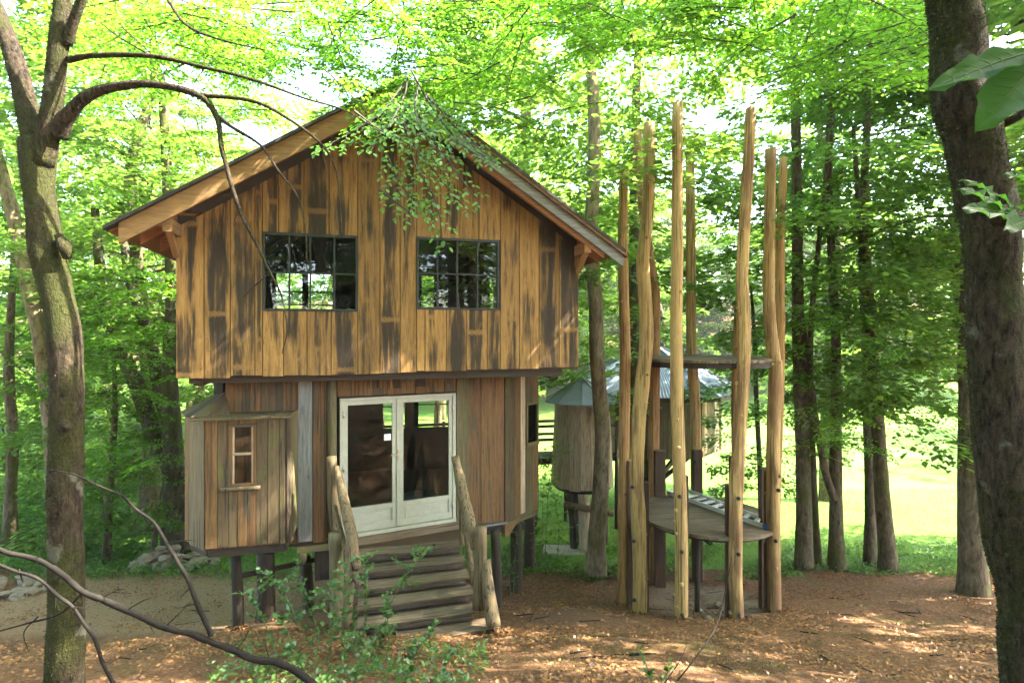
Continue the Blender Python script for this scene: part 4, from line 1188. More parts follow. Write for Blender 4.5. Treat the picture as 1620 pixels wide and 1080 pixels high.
# ------------------------------------------------------------------ trees traced from the photo
# left foreground tree with its boughs arching over the house
DL = 4.9
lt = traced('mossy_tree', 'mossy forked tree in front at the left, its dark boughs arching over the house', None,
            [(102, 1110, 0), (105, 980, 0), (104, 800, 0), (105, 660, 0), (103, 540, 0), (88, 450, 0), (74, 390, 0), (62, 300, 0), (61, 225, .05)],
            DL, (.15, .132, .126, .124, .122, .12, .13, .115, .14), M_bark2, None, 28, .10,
            limbs=
                  (([(62, 262, 0), (45, 180, .05), (28, 110, .1), (8, 50, .2), (-30, -40, .4)], (.10, .085, .078, .07, .06)),
                   ([(64, 262, 0), (82, 180, -.02), (90, 100, -.05), (97, 30, -.05), (104, -60, 0)], (.10, .082, .078, .074, .07)),
                   ([(104, 70, -.05), (118, 30, -.1), (136, -20, -.15)], (.05, .04, .035))))
def bough(pts, r, nm='bough', parent=None, seg=8, mat=None):
    return tube(nm, [P(x, y, d) for x, y, d in pts], r, mat or M_bark2, parent, seg, 7, .14, 9)
bough([(92, 215, 4.9), (108, 182, 4.85), (150, 146, 4.8), (230, 133, 4.8), (312, 150, 4.85), (343, 186, 4.9), (352, 240, 4.9), (378, 330, 4.9), (405, 385, 4.9), (428, 432, 4.9), (445, 468, 4.9), (454, 520, 4.9), (446, 560, 4.9)], (.075, .06, .042, .033, .028, .024, .02, .017, .014, .011, .007, .005, .003), parent=lt)
bough([(310, 150, 4.86), (400, 160, 4.9), (462, 192, 4.95), (508, 228, 5.0), (530, 265, 5.0), (538, 320, 5.0), (541, 380, 5.0)], (.02, .016, .013, .01, .008, .006, .003), parent=lt)
bough([(108, 95, 4.85), (150, 88, 4.8), (240, 89, 4.8), (320, 106, 4.9), (400, 126, 5.0), (480, 155, 5.2), (548, 176, 5.4), (610, 215, 5.6)], (.03, .025, .02, .017, .014, .011, .008, .004), parent=lt)
bough([(343, 184, 4.9), (365, 200, 4.92), (412, 230, 4.95), (440, 270, 4.95), (470, 310, 4.95), (483, 360, 4.95), (486, 430, 4.95)], (.018, .016, .013, .011, .008, .006, .003), parent=lt)
bough([(428, 432, 4.9), (405, 450, 4.9), (385, 470, 4.9)], (.008, .006, .003), parent=lt)
bough([(378, 330, 4.9), (372, 345, 4.88), (369, 358, 4.88)], (.006, .004, .002), parent=lt)
bough([(508, 228, 5.0), (516, 270, 5.0), (522, 310, 4.98)], (.006, .004, .002), parent=lt)
bough([(240, 89, 4.8), (190, 60, 4.85), (150, 30, 4.9)], (.008, .006, .003), parent=lt)
bough([(265, 0, 5.2), (295, 40, 5.1), (345, 62, 5.0), (420, 80, 5.0)], (.014, .012, .009, .005), parent=lt)
tube('burl', [P(92, 372, 4.83), P(104, 392, 4.82), P(106, 410, 4.83)], (.03, .06, .03), M_bark2, lt, 10, 3, .2)
tube('burl', [P(100, 672, 4.78), P(108, 678, 4.74)], (.05, .03), M_bark2, lt, 10, 3, .2)

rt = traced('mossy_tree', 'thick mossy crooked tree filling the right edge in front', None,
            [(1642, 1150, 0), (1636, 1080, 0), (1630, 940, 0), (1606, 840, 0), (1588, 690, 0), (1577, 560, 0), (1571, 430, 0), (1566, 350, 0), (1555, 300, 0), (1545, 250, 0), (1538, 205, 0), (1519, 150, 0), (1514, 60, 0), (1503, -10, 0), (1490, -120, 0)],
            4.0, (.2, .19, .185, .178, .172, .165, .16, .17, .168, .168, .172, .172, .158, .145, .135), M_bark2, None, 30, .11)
tube('branch', [P(1560, 200, 4.0), P(1600, 190, 3.9), P(1640, 165, 3.8)], (.05, .03, .025), M_bark2, rt, 8, 4, .1)
tube('burl', [P(1575, 335, 3.86), P(1583, 340, 3.84), P(1590, 330, 3.85)], (.05, .08, .04), M_bark2, rt, 10, 3, .25)

traced('beech_tree', 'pale slender tree between the house and the poles, its foot beside the small hut', None,
       [(942, 910, 0), (944, 860, 0), (950, 770, 0), (953, 680, 0), (945, 580, 0), (942, 480, 0), (935, 380, 0), (940, 260, 0), (938, 150, 0), (930, 60, 0), (925, -80, 0)],
       11.6, (.25, .19, .165, .155, .15, .145, .14, .135, .12, .10, .08), M_bark3, ('tall', 0, .95, 1.3, (0, 0, 1.0)), 18, .06)
traced('beech_tree', 'dark straight tree with a leaning twin stem, first right of the poles', None,
       [(1272, 900, 0), (1272, 820, 0), (1270, 700, 0), (1264, 560, 0), (1262, 450, 0), (1260, 250, 0), (1256, 80, 0), (1252, -80, 0)],
       12.1, (.21, .16, .145, .13, .115, .1, .085, .06), M_barkd, ('low', 0, 1.0, .4, (0, 0, 0)), 14, .07,
       limbs=(([(1291, 900, .3), (1287, 820, .3), (1282, 700, .3), (1275, 580, .25), (1268, 500, .2)], (.14, .11, .1, .09, .07)),))
traced('beech_tree', 'dark tree with a pale thin side stem, second right of the poles', None,
       [(1324, 903, 0), (1323, 840, 0), (1322, 730, 0), (1323, 600, 0), (1321, 500, 0), (1315, 400, 0), (1312, 250, 0), (1325, 80, 0)],
       12.0, (.2, .14, .12, .1, .085, .075, .065, .04), M_barkd, ('low', 1, .95, 2.2, (0, 0, 0)), 14, .07,
       limbs=(([(1320, 790, -.1), (1302, 730, -.1), (1283, 600, -.1), (1284, 500, -.1), (1296, 380, -.1), (1308, 260, -.1), (1312, 160, 0), (1326, 60, 0)], (.08, .07, .06, .055, .05, .045, .035, .02)),))
traced('beech_tree', 'dark ivy-clad tree, right one of the pair standing at the lawn edge', None,
       [(1406, 912, 0), (1402, 850, 0), (1394, 760, 0), (1388, 660, 0), (1379, 540, 0), (1373, 440, 0), (1366, 350, 0), (1372, 180, 0), (1375, 20, 0)],
       11.8, (.2, .16, .14, .125, .105, .09, .08, .07, .05), M_barkd, ('low', 0, .9, 4.1, (0, 0, 0)), 14, .07)
traced('beech_tree', 'slim dark tree, left one of the pair standing at the lawn edge', None,
       [(1376, 897, 0), (1377, 830, 0), (1376, 740, 0), (1372, 640, 0), (1368, 520, 0), (1362, 380, 0), (1350, 200, 0)],
       12.6, (.15, .12, .11, .1, .085, .07, .04), M_barkd, ('young', 1, 1.1, 5.4, (0, 0, 2.2)), 12, .07)
traced('beech_tree', 'dark stout tree just left behind the crooked tree at the right edge', None,
       [(1541, 948, 0), (1538, 880, 0), (1536, 760, 0), (1536, 640, 0), (1534, 560, 0), (1536, 480, 0), (1540, 350, 0), (1550, 100, 0)],
       10.3, (.27, .215, .2, .185, .175, .17, .16, .12), M_barkd, ('low', 0, .95, 3.0, (0.6, .8, .9)), 16, .08)
traced('beech_tree', 'big forked tree behind the bay, its three limbs leaning to the left', None,
       [(282, 872, 0), (278, 800, 0), (275, 740, 0), (270, 660, 0), (268, 560, 0), (272, 470, 0), (266, 300, 0), (255, 120, 0)],
       13.4, (.36, .27, .25, .21, .15, .14, .12, .08), M_bark, ('tall', 1, .95, 2.0, (-.4, .3, .2)), 16, .07,
       limbs=(([(272, 740, 0), (250, 705, -.1), (215, 605, -.2), (182, 535, -.3), (163, 460, -.4), (150, 330, -.5)], (.2, .19, .17, .15, .13, .08)),
              ([(270, 670, 0), (254, 625, .1), (238, 540, .2), (205, 440, .3), (190, 320, .3)], (.17, .15, .14, .11, .07))))
traced('beech_tree', 'pale leaning tree just behind the left foreground trunk', None,
       [(95, 900, 0), (85, 700, 0), (66, 545, 0), (45, 450, 0), (28, 370, 0), (8, 290, 0), (-30, 150, 0)],
       12.6, (.22, .18, .16, .15, .14, .12, .09), M_bark3, ('low', 1, .95, 0.7, (-.8, 0, .5)), 14, .08)
traced('young_tree', 'thin dark sapling trunk between the left foreground tree and the stone heap', None,
       [(168, 890, 0), (173, 810, 0), (178, 720, 0), (182, 640, 0), (178, 520, 0)], 13.2, (.1, .07, .065, .06, .03), M_barkd, ('young', 0, .95, 1.0, (0, 0, 0)), 9, .06)
traced('young_tree', 'thin dark trunk at the far left edge beside the undergrowth', None,
       [(15, 870, 0), (17, 780, 0), (20, 690, 0), (14, 580, 0), (22, 400, 0)], 13.8, (.18, .13, .12, .11, .06), M_barkd, ('low', 0, .8, 3.3, (0, 0, 0)), 10, .06)
traced('young_tree', 'very thin leaning sapling by the foot of the big forked tree', None,
       [(242, 880, 0), (248, 830, 0), (255, 770, 0)], 13.0, (.06, .05, .02), M_barkd, ('young', 1, .55, 2.0, (0, 0, 0)), 8, .06)
traced('beech_tree', 'thin dark tree rising behind the two left poles of the ring', None,
       [(1000, 885, 0), (1001, 700, 0), (1003, 500, 0), (1004, 350, 0), (1006, 180, 0), (1012, 0, 0)], 15.2, (.24, .17, .15, .14, .12, .09), M_barkd, ('tall', 1, .95, 5.0, (0, 0, 0)), 12, .07)
traced('beech_tree', 'sunlit tree rising behind the right slope of the house roof', None,
       [(836, 880, 0), (834, 600, 0), (831, 400, 0), (829, 250, 0), (834, 120, 0), (826, -50, 0)], 16.5, (.27, .2, .19, .18, .15, .1), M_bark3, ('tall', 0, 1.0, 3.7, (0, 0, 0)), 12, .07)
traced('young_tree', 'thin dark sapling between the middle poles and the right poles', None,
       [(1206, 872, 0), (1202, 740, 0), (1197, 640, 0), (1194, 540, 0), (1188, 450, 0)], 14.6, (.08, .065, .06, .055, .03), M_barkd, ('young', 1, .9, 1.0, (0, 0, .6)), 8, .06)

def fuzz(tree, n, ln, seed, face):
    """short moss tufts growing on a trunk: real blades standing off the bark"""
    rng = np.random.default_rng(seed)
    o = [c for c in tree.children if c.name.startswith('trunk')][0]; me = o.data
    V = np.array([tuple(v.co) for v in me.vertices]) + np.array(WP[o.name])
    Q = np.array([tuple(p.vertices) for p in me.polygons if len(p.vertices) == 4])
    c = V[Q].mean(1); nr = norm(np.cross(V[Q[:, 1]] - V[Q[:, 0]], V[Q[:, 2]] - V[Q[:, 0]]))
    ctr = c - V.mean(0)
    ar = np.linalg.norm(np.cross(V[Q[:, 1]] - V[Q[:, 0]], V[Q[:, 3]] - V[Q[:, 0]]), axis=1)
    wt = np.array([max(0.02, mnoise.noise(Vector(q) * 1.7 + Vector((seed, 0, 0))) + .25 + .5 * np.dot(m, face)) for q, m in zip(c, nr)]) * ar
    wt = wt / wt.sum()
    k = rng.choice(len(Q), n, p=wt)
    uv = rng.random((n, 2, 1)); a, b, cc, dd = (V[Q[k, j]] for j in range(4))
    p = a * (1 - uv[:, 0]) * (1 - uv[:, 1]) + b * uv[:, 0] * (1 - uv[:, 1]) + cc * uv[:, 0] * uv[:, 1] + dd * (1 - uv[:, 0]) * uv[:, 1]
    d = nr[k] * .8 + rng.normal(0, .45, (n, 3)) + np.array([0, 0, -.25])
    L_ = ln * rng.uniform(.5, 1.4, n)
    V2, Q2 = leaf_quads(p - nr[k] * .004, d, rng.normal(0, 1, (n, 3)), L_, L_ * .5)
    m = mk_np('moss', V2, Q2, M_mossy, tree, center=tuple(WP[tree.name])); m['kind'] = 'stuff'
fuzz(lt, 16000, .013, 3, np.array([-.9, -.1, 0])); fuzz(rt, 26000, .015, 4, np.array([-.8, 0.2, 0]))

# ------------------------------------------------------------------ the wood around the clearing
n_fill = 0
def wood_tree(x, y, kind, label, group):
    global n_fill
    n_fill += 1
    plant(x, y, kind, n_fill % 2, random.uniform(.85, 1.2), random.uniform(0, 6.28), label, group)
LB1, GR1 = 'leafy tree among the many massed in the wood behind the clearing', 'trees of the wood behind the clearing'
spots = []
def scatter(n, x0, x1, y0, y1, dmin, kinds, ok=lambda x, y: True, label=LB1, group=GR1):
    tries = 0; k = 0
    while k < n and tries < n * 60:
        tries += 1
        x, y = random.uniform(x0, x1), random.uniform(y0, y1)
        if not ok(x, y) or any((x - a) ** 2 + (y - b) ** 2 < dmin * dmin for a, b in spots): continue
        spots.append((x, y)); k += 1
        wood_tree(x, y, random.choice(kinds), label, group)
px_of = lambda x, y: 810 + F * x / y
wood_tree(11.0, 19.8, 'tall', 'tall leafy tree added on the lawn to shade the large hut roof, behind the slim trunks', None)  # tree put in so its crown shades the corrugated hut roof
# left wood, thick with low growth
scatter(15, -26, -6.5, 14.5, 27, 2.6, ('tall', 'low', 'young', 'low'), lambda x, y: px_of(x, y) > -350 and px_of(x, y) < 330, 'leafy tree of the thick wood at the left behind the stone heap', 'trees of the left-hand wood')
scatter(12, -34, -3, 26, 44, 4.2, ('far', 'tall', 'low'), lambda x, y: px_of(x, y) > -250, 'leafy tree far back in the wood left of and behind the house', 'trees far behind the house')
# behind the house
scatter(5, -6.5, .5, 20, 30, 3.2, ('tall', 'low'), lambda x, y: px_of(x, y) < 820, 'leafy tree whose crown shows close above the house roof', 'trees close behind the house')
# far edge of the meadow
scatter(30, -12, 46, 48, 68, 4.2, ('far',), lambda x, y: px_of(x, y) < 1700, 'tall leafy tree in the wall of wood across the meadow', 'trees across the meadow')
scatter(8, -4, 24, 42, 48, 4.2, ('low', 'young'), lambda x, y: px_of(x, y) < 1650, 'lower leafy tree in front of the wall of wood across the meadow', 'low trees at the far meadow edge')
# right-hand wood
scatter(3, 10.6, 16, 11.8, 15.0, 2.4, ('low', 'tall'), lambda x, y: px_of(x, y) > 1430, 'leafy tree beside the crooked mossy tree at the right edge', 'trees at the right edge of the lawn')
scatter(6, 30, 40, 18, 34, 4.0, ('low', 'tall'), lambda x, y: px_of(x, y) > 1540, 'leafy tree standing far off beyond the right edge of the lawn', 'far trees on the right')
LB2, GR2 = 'unseen tall tree of the wood on the right, added to shade the house', 'unseen shade trees added on the right'
for x, y, k, sc in ((10.2, 7.8, 'thin', 1.1), (8.4, 3.0, 'thin', 1.0), (14.5, 10.6, 'thin', 1.15), (14.5, 5.6, 'thin', 1.2), (9.5, -.5, 'low', 1.0)):  # out-of-frame trees put in to shade the house; sparse crowns pass dapples
    plant(x, y, k, int(x) % 2, sc, x * 2.1, LB2, GR2)
for x, y, k, sc in ((-3, -7, 'tall', 1), (3, -8, 'low', 1), (-8, -6, 'low', 1.1), (8, -7, 'tall', 1.1), (0, -13, 'far', 1), (-12, -12, 'far', 1), (12, -14, 'far', 1), (-10, 1.5, 'tall', 1.1), (-14, 8, 'tall', 1.1), (-6, -16, 'far', 1.1), (6, -18, 'far', 1.1), (-12, 4.8, 'low', 1.0), (0.5, -4.2, 'low', 1.05), (-5, -3.6, 'tall', 1.1), (5.2, -4, 'tall', 1.05), (-2, -10, 'low', 1.2), (4, -12, 'far', 1.0), (-7, -10, 'far', 1.0), (9, -11, 'far', 1.0), (-8, -1.5, 'low', 1.0)):
    plant(x, y, k, int(abs(x)) % 2, sc, x * 1.7, 'unseen tall leafy tree of the near-side wood, added to darken the house front and its panes', 'unseen trees added on the near side')  # out-of-view trees put in to dim skylight on the facade and darken reflections

# ------------------------------------------------------------------ near hanging sprays of beech leaves
def spray_leaves(path, lf, rng, side=.34, step=.075, up=(0, 0, 1), fill=1.0, drop=.25):
    """leaves and twigs along a stem: side twigs left and right, leaves alternating along each"""
    pts = np.array([tuple(p) for p in catmull([Vector(p) for p in path], 10)], dtype=float)
    seg = np.linalg.norm(np.diff(pts, axis=0), axis=1); s = np.concatenate([[0], np.cumsum(seg)]); Ltot = s[-1]
    at = lambda q: np.array([np.interp(q, s, pts[:, k]) for k in range(3)])
    up = np.array(up, float)
    PL, DL_, NL, LL = [], [], [], []
    twigs = []
    q = .12 * Ltot; sg = 1
    while q < Ltot:
        o = at(q); t = norm(at(min(q + .03, Ltot)) - at(max(q - .03, 0)))
        sd_ = norm(np.cross(t, up)) * sg
        d = norm(t * rng.uniform(.55, 1.0) + sd_ * rng.uniform(.7, 1.0) + np.array([0, 0, rng.normal(0, .12)]))
        ln = side * (1 - .75 * (q / Ltot) ** 2) * rng.uniform(.6, 1.15)
        if rng.random() < fill:
            end = o + d * ln + np.array([0, 0, -drop * ln * ln * 2])
            twigs.append((o, (o + end) / 2 + np.array([0, 0, .02 * ln]), end))
            k = .02; s2 = 1
            while k < ln:
                f = k / ln
                p = o + d * k + np.array([0, 0, -drop * k * k * 2])
                side2 = norm(np.cross(d, up)) * s2
                dd = norm(d * .55 + side2 * rng.uniform(.6, 1.1) + np.array([0, 0, rng.normal(-.12, .15)]))
                PL.append(p); DL_.append(dd); NL.append(up + rng.normal(0, .22, 3)); LL.append(lf * rng.uniform(.65, 1.15) * (1 - .25 * f))
                s2 = -s2; k += lf * rng.uniform(.38, .6)
            PL.append(end); DL_.append(d + np.array([0, 0, -.2])); NL.append(up + rng.normal(0, .2, 3)); LL.append(lf * .8)
        sg = -sg; q += step * rng.uniform(.7, 1.3)
    return np.array(PL), np.array(DL_), np.array(NL), np.array(LL), twigs

def hanging(name, label, stems, lf, seed, root, cat='branch', mat=None, side=.34, rad=.008, tilt=.0, fill=1.0, step=.075, group=None):
    rng = np.random.default_rng(seed)
    t = thing(name, label, cat, root, group)
    A = []; tw = []
    for st in stems:
        up = norm(np.array([rng.normal(0, .18), rng.normal(-.12 - tilt, .15), 1]))
        p, d, nr, Ln, tg = spray_leaves(st, lf, rng, side, step, up, fill)
        A.append((p, d, nr, Ln)); 
        tw.append(tube_geo(catmull([Vector(q) for q in st], 5), (rad, rad * .25), 5))
        for a, b, c in tg: tw.append(tube_geo([Vector(a), Vector(b), Vector(c)], (.0032, .0028, .0012), 3, cap=False))
    p, d, nr, Ln = [np.concatenate(q) for q in zip(*A)]
    V, Q = leaf_quads(p, d, nr, Ln, Ln * .62, True)
    mk_np('foliage', V, Q, mat or M_near, t, center=tuple(root))
    V, Fc = join_geo(tw); mk('twig', V, Fc, M_twigd, t, center=root)
    return t
pp = lambda *a: [P(*q) for q in a]
hanging('hanging_branch', 'leafy beech branch hanging down in front of the gable peak', [
    pp((650, 110, 6.2), (690, 180, 6.1), (735, 232, 6.0), (792, 262, 5.9)),
    pp((645, 120, 6.2), (640, 200, 6.05), (690, 275, 5.9), (745, 338, 5.8)),
    pp((640, 130, 6.2), (600, 180, 6.0), (545, 215, 5.9), (495, 243, 5.8)),
    pp((640, 190, 6.1), (655, 255, 5.9), (690, 320, 5.8), (702, 392, 5.75)),
    pp((610, 240, 6.0), (640, 300, 5.85), (690, 345, 5.8)),
    pp((640, 150, 6.1), (620, 190, 5.7), (585, 240, 5.5)),
    pp((660, 140, 6.1), (660, 190, 5.7), (700, 250, 5.5)),
    pp((600, 300, 5.9), (640, 330, 5.8), (660, 345, 5.75)),
    pp((560, 175, 5.5), (600, 205, 5.6), (640, 225, 5.7)),
    pp((640, 140, 6.2), (590, 200, 6.1), (545, 232, 6.0), (505, 236, 5.95)),
    pp((655, 130, 6.2), (720, 200, 6.1), (770, 250, 6.0), (800, 240, 5.95)),
    pp((650, 160, 6.15), (700, 240, 6.0), (735, 290, 5.9), (760, 322, 5.85)),
], .08, 11, P(650, 100, 6.2), side=.30, tilt=.75, step=.085, rad=.012)
def canopy(name, label, n, x0, x1, y0, y1, d0, d1, seed, lf=.07, ang=(0, 6.28), ln=(.9, 1.6), side=.42):
    rng = np.random.default_rng(seed); st = []
    for _ in range(n):
        p = P(rng.uniform(x0, x1), rng.uniform(y0, y1), rng.uniform(d0, d1))
        a = rng.uniform(*ang); l = rng.uniform(*ln)
        d = Vector((math.cos(a), math.sin(a), 0))
        st.append([p - d * l * .5 + Vector((0, 0, .12)), p + Vector((0, 0, .06)), p + d * l * .5 - Vector((0, 0, .15))])
    return hanging(name, label, st, lf, seed, P((x0 + x1) / 2, y0, (d0 + d1) / 2), side=side)
canopy('overhanging_branches', 'dense leafy beech branches overhanging the house roof from the top edge', 105, 500, 900, -70, 200, 6.3, 8.8, 21, lf=.088)
canopy('overhanging_branches', 'leafy branches hanging above the tall poles at the top edge', 75, 880, 1260, -80, 95, 5.5, 9, 22, lf=.088)
canopy('overhanging_branches', 'leafy branches across the top edge left of the gable peak', 78, 110, 500, -80, 120, 6, 9.5, 23, lf=.085)
canopy('overhanging_branches', 'leafy branches across the top right corner before the crooked tree', 50, 1230, 1480, -70, 150, 5.5, 9, 24, lf=.088)
canopy('overhanging_branches', 'leafy branches spreading low over the left roof slope and the forked trunk', 22, 110, 420, 130, 300, 8.5, 11, 25, lf=.075)
canopy('overhanging_branches', 'drooping leafy beech branches over the lawn between the right-hand trunks', 30, 1240, 1530, 500, 720, 10.0, 12.6, 26, lf=.085, ln=(1.2, 2.2), side=.55)
canopy('overhanging_branches', 'leafy low beech branches between the forked tree and the bay', 16, 130, 270, 560, 760, 11.0, 12.8, 27, lf=.085, ln=(1.0, 1.9), side=.5)
canopy('overhanging_branches', 'layered leafy branches behind the right poles above the lawn', 22, 1240, 1520, 240, 520, 9.5, 12.5, 28, lf=.085, ln=(1.2, 2.2), side=.55)

canopy('overhanging_branches', 'bright leafy layers beside the left house wall above the bay roof', 24, 120, 275, 395, 600, 10.8, 12.6, 29, lf=.095, ln=(1.0, 2.0), side=.55)

# branch with large leaves close to the camera, top right
bl = thing('large_leaved_branch', 'green branch with a few large soft leaves at the upper right edge', 'branch', P(1640, 330, 1.5))
tube('twig', [P(1660, 300, 1.5), P(1625, 330, 1.48), P(1590, 345, 1.46), P(1560, 330, 1.45)], (.006, .005, .004, .003), M_twigd, bl, 6)
tube('twig', [P(1680, 70, 1.42), P(1640, 80, 1.4), P(1618, 90, 1.4)], (.005, .004, .003), M_twigd, bl, 6)
M_big = leaf('large_leaf', (.03, .085, .016), (.055, .15, .016), .12, .5, .02)
def big_leaf(base, tip, wd, face, curl=.12):
    base, tip = Vector(base), Vector(tip); d = tip - base; L_ = d.length; d.normalize()
    s_ = d.cross(Vector(face)).normalized(); nn = s_.cross(d)
    V, Fc = [], []; n = 9
    for i in range(n + 1):
        t = i / n; hw = wd * .5 * (math.sin(math.pi * t ** .85) ** .75 if 0 < t < 1 else .02) * (1 + .07 * math.sin(i * 2.4))
        c = base + d * L_ * t + nn * (-curl * L_ * t * t)
        V += [c - s_ * hw + nn * hw * .22 + nn * .012 * math.sin(i * 2.1), c - s_ * hw * .5 + nn * hw * .05, c, c + s_ * hw * .5 + nn * hw * .05, c + s_ * hw + nn * hw * .22 + nn * .012 * math.sin(i * 2.6 + 1)]
    for i in range(n):
        for k in range(4): Fc.append([i * 5 + k, i * 5 + k + 1, i * 5 + 6 + k, i * 5 + 5 + k])
    lf_ = mk('leaf', V, Fc, M_big, bl, True)
    mid = [base + d * L_ * t + nn * (-curl * L_ * t * t) + nn * .0015 for t in (0, .25, .5, .75, .97)]
    geo = [tube_geo(catmull(mid, 3), (.0014, .0004), 4)]
    for i in range(2, 8):
        t = i / 9; c = base + d * L_ * t + nn * (-curl * L_ * t * t + .0012)
        hw = wd * .45 * math.sin(math.pi * t ** .85) ** .75
        for sg in (-1, 1):
            e = c + s_ * hw * sg * .85 + d * hw * .55 + nn * hw * .12
            geo.append(tube_geo([c, lerp(c, e, .5) + nn * .0005, e], (.0007, .0003), 3))
    mk('leaf_vein', *join_geo(geo), M_herbstem, lf_)
big_leaf(P(1640, 80, 1.4), P(1480, 122, 1.36), .085, (0.1, -.75, .6))
big_leaf(P(1645, 95, 1.4), P(1556, 190, 1.33), .12, (-.3, -.85, .4))
big_leaf(P(1618, 335, 1.47), P(1534, 272, 1.44), .03, (0, -.6, .8))
big_leaf(P(1600, 335, 1.46), P(1530, 288, 1.40), .04, (0.1, -.7, .6))
big_leaf(P(1600, 340, 1.46), P(1536, 320, 1.38), .05, (.1, -.8, .5))
big_leaf(P(1625, 350, 1.47), P(1605, 352, 1.36), .07, (0, -.8, .5))
big_leaf(P(1650, 300, 1.5), P(1598, 265, 1.45), .04, (0, -.6, .8))

# ------------------------------------------------------------------ bare branch sagging across the lower left
bb = thing('bare_branch', 'bare grey fallen branch reaching across the lower left corner', 'branch', P(335, 1015, 3.3))
def kinked(pts, k, seed):
    rk_ = random.Random(seed); out = []
    for i, q in enumerate(pts):
        out.append(q)
        if i < len(pts) - 1:
            n_ = pts[i + 1]; out.append(((q[0] + n_[0]) / 2 + rk_.uniform(-k, k), (q[1] + n_[1]) / 2 + rk_.uniform(-k, k), (q[2] + n_[2]) / 2))
    return out
def twig(pts, r, nm='twig', par=bb, mat=None): return tube(nm, [P(*q) for q in (kinked(pts, 4, len(pts)) if len(pts) > 4 else pts)], r, mat or M_twig, par, 8, 6, .25, 16)
tube('limb', pp(*kinked(((-30, 855, 3.2), (60, 885, 3.2), (130, 935, 3.2), (200, 965, 3.2), (280, 998, 3.25), (335, 1015, 3.3), (400, 1042, 3.35), (470, 1062, 3.4), (520, 1095, 3.4)), 5, 1)), (.011, .014, .0165, .016, .017, .0185, .02, .021, .023), M_twig, bb, 10, 8, .28, 14)
twig([(335, 1005, 3.3), (312, 955, 3.32), (282, 890, 3.35), (242, 825, 3.4), (195, 785, 3.45), (130, 755, 3.5), (78, 744, 3.5)], (.015, .013, .011, .009, .007, .005, .003))
twig([(-20, 885, 3.1), (60, 915, 3.1), (115, 960, 3.1), (150, 1010, 3.1), (182, 1085, 3.1)], (.008, .009, .009, .009, .01))
twig([(132, 936, 3.2), (95, 970, 3.2), (45, 985, 3.2), (-10, 1000, 3.2)], (.007, .006, .005, .004))
twig([(60, 975, 3.2), (38, 1000, 3.2), (45, 1030, 3.2)], (.004, .003, .002))
rk = random.Random(3)
for x0, y0, dd, ax, ay in ((60, 885, 3.2, .5, -1), (95, 912, 3.2, -.3, 1), (160, 950, 3.2, .8, -.7), (235, 980, 3.22, .2, 1), (262, 990, 3.24, .6, -1), (370, 1030, 3.32, .7, -.8), (430, 1052, 3.37, -.2, -1), (312, 955, 3.32, -1, -.2), (262, 858, 3.37, .9, -.4), (228, 812, 3.41, .3, 1), (180, 778, 3.46, -.4, 1), (150, 763, 3.49, .3, -.8), (130, 985, 3.1, -.9, .3), (160, 1030, 3.1, .8, .2), (30, 900, 3.1, .3, 1)):
    L_ = rk.uniform(18, 55); q = [(x0, y0, dd)]
    for j in range(3):
        q.append((q[-1][0] + ax * L_ / 3 + rk.uniform(-6, 6), q[-1][1] + ay * L_ / 3 + rk.uniform(-6, 6) + j * 2, dd - .02 * j))
    twig(q, (.0035, .0028, .002, .001))
for a in ([(195, 785, 3.45), (205, 800, 3.44), (210, 812, 3.44)], [(225, 805, 3.42), (212, 830, 3.42), (215, 850, 3.4)], [(160, 768, 3.48), (165, 795, 3.45), (160, 822, 3.45)], [(242, 825, 3.4), (225, 840, 3.4), (200, 842, 3.4)], [(282, 890, 3.36), (290, 870, 3.36)], [(130, 755, 3.5), (150, 772, 3.48)], [(300, 930, 3.33), (285, 945, 3.33)], [(200, 965, 3.2), (225, 950, 3.18), (240, 945, 3.18)], [(115, 960, 3.1), (135, 962, 3.08)]):
    twig(a, (.0035, .0015))

# ------------------------------------------------------------------ holly, saplings, low plants
def spiny_leaves(p, d, nrm, Ln, Wd):
    d = norm(d); s = norm(np.cross(d, nrm)); nn = np.cross(s, d); n = len(p)
    prof = [(0, 0), (.16, .30), (.24, .62), (.36, .40), (.48, .85), (.60, .46), (.72, .62), (.82, .28), (1, 0)]
    cols = []
    for a, b in prof: cols.append(p + d * (Ln * a)[:, None] + s * (Wd * b * .6)[:, None] + nn * (Wd * b * .22)[:, None])
    for a, b in prof[-2:0:-1]: cols.append(p + d * (Ln * a)[:, None] - s * (Wd * b * .6)[:, None] + nn * (Wd * b * .22)[:, None])
    m = len(cols); V = np.stack(cols, 1).reshape(-1, 3)
    b = (np.arange(n) * m)[:, None]; fs = []
    for i in range(0, 8):                              # strips between the two edges
        j0, j1 = (m - i) % m, m - i - 1
        fs.append(b + np.array([[i, i + 1, j1, j0]]) if i else b + np.array([[0, 1, m - 1, m - 1]]))
    Q = np.concatenate(fs, 0)
    T = np.concatenate([Q[:, [0, 1, 2]], Q[:, [0, 2, 3]]])
    ok = (T[:, 0] != T[:, 1]) & (T[:, 1] != T[:, 2]) & (T[:, 0] != T[:, 2])
    return V, T[ok]
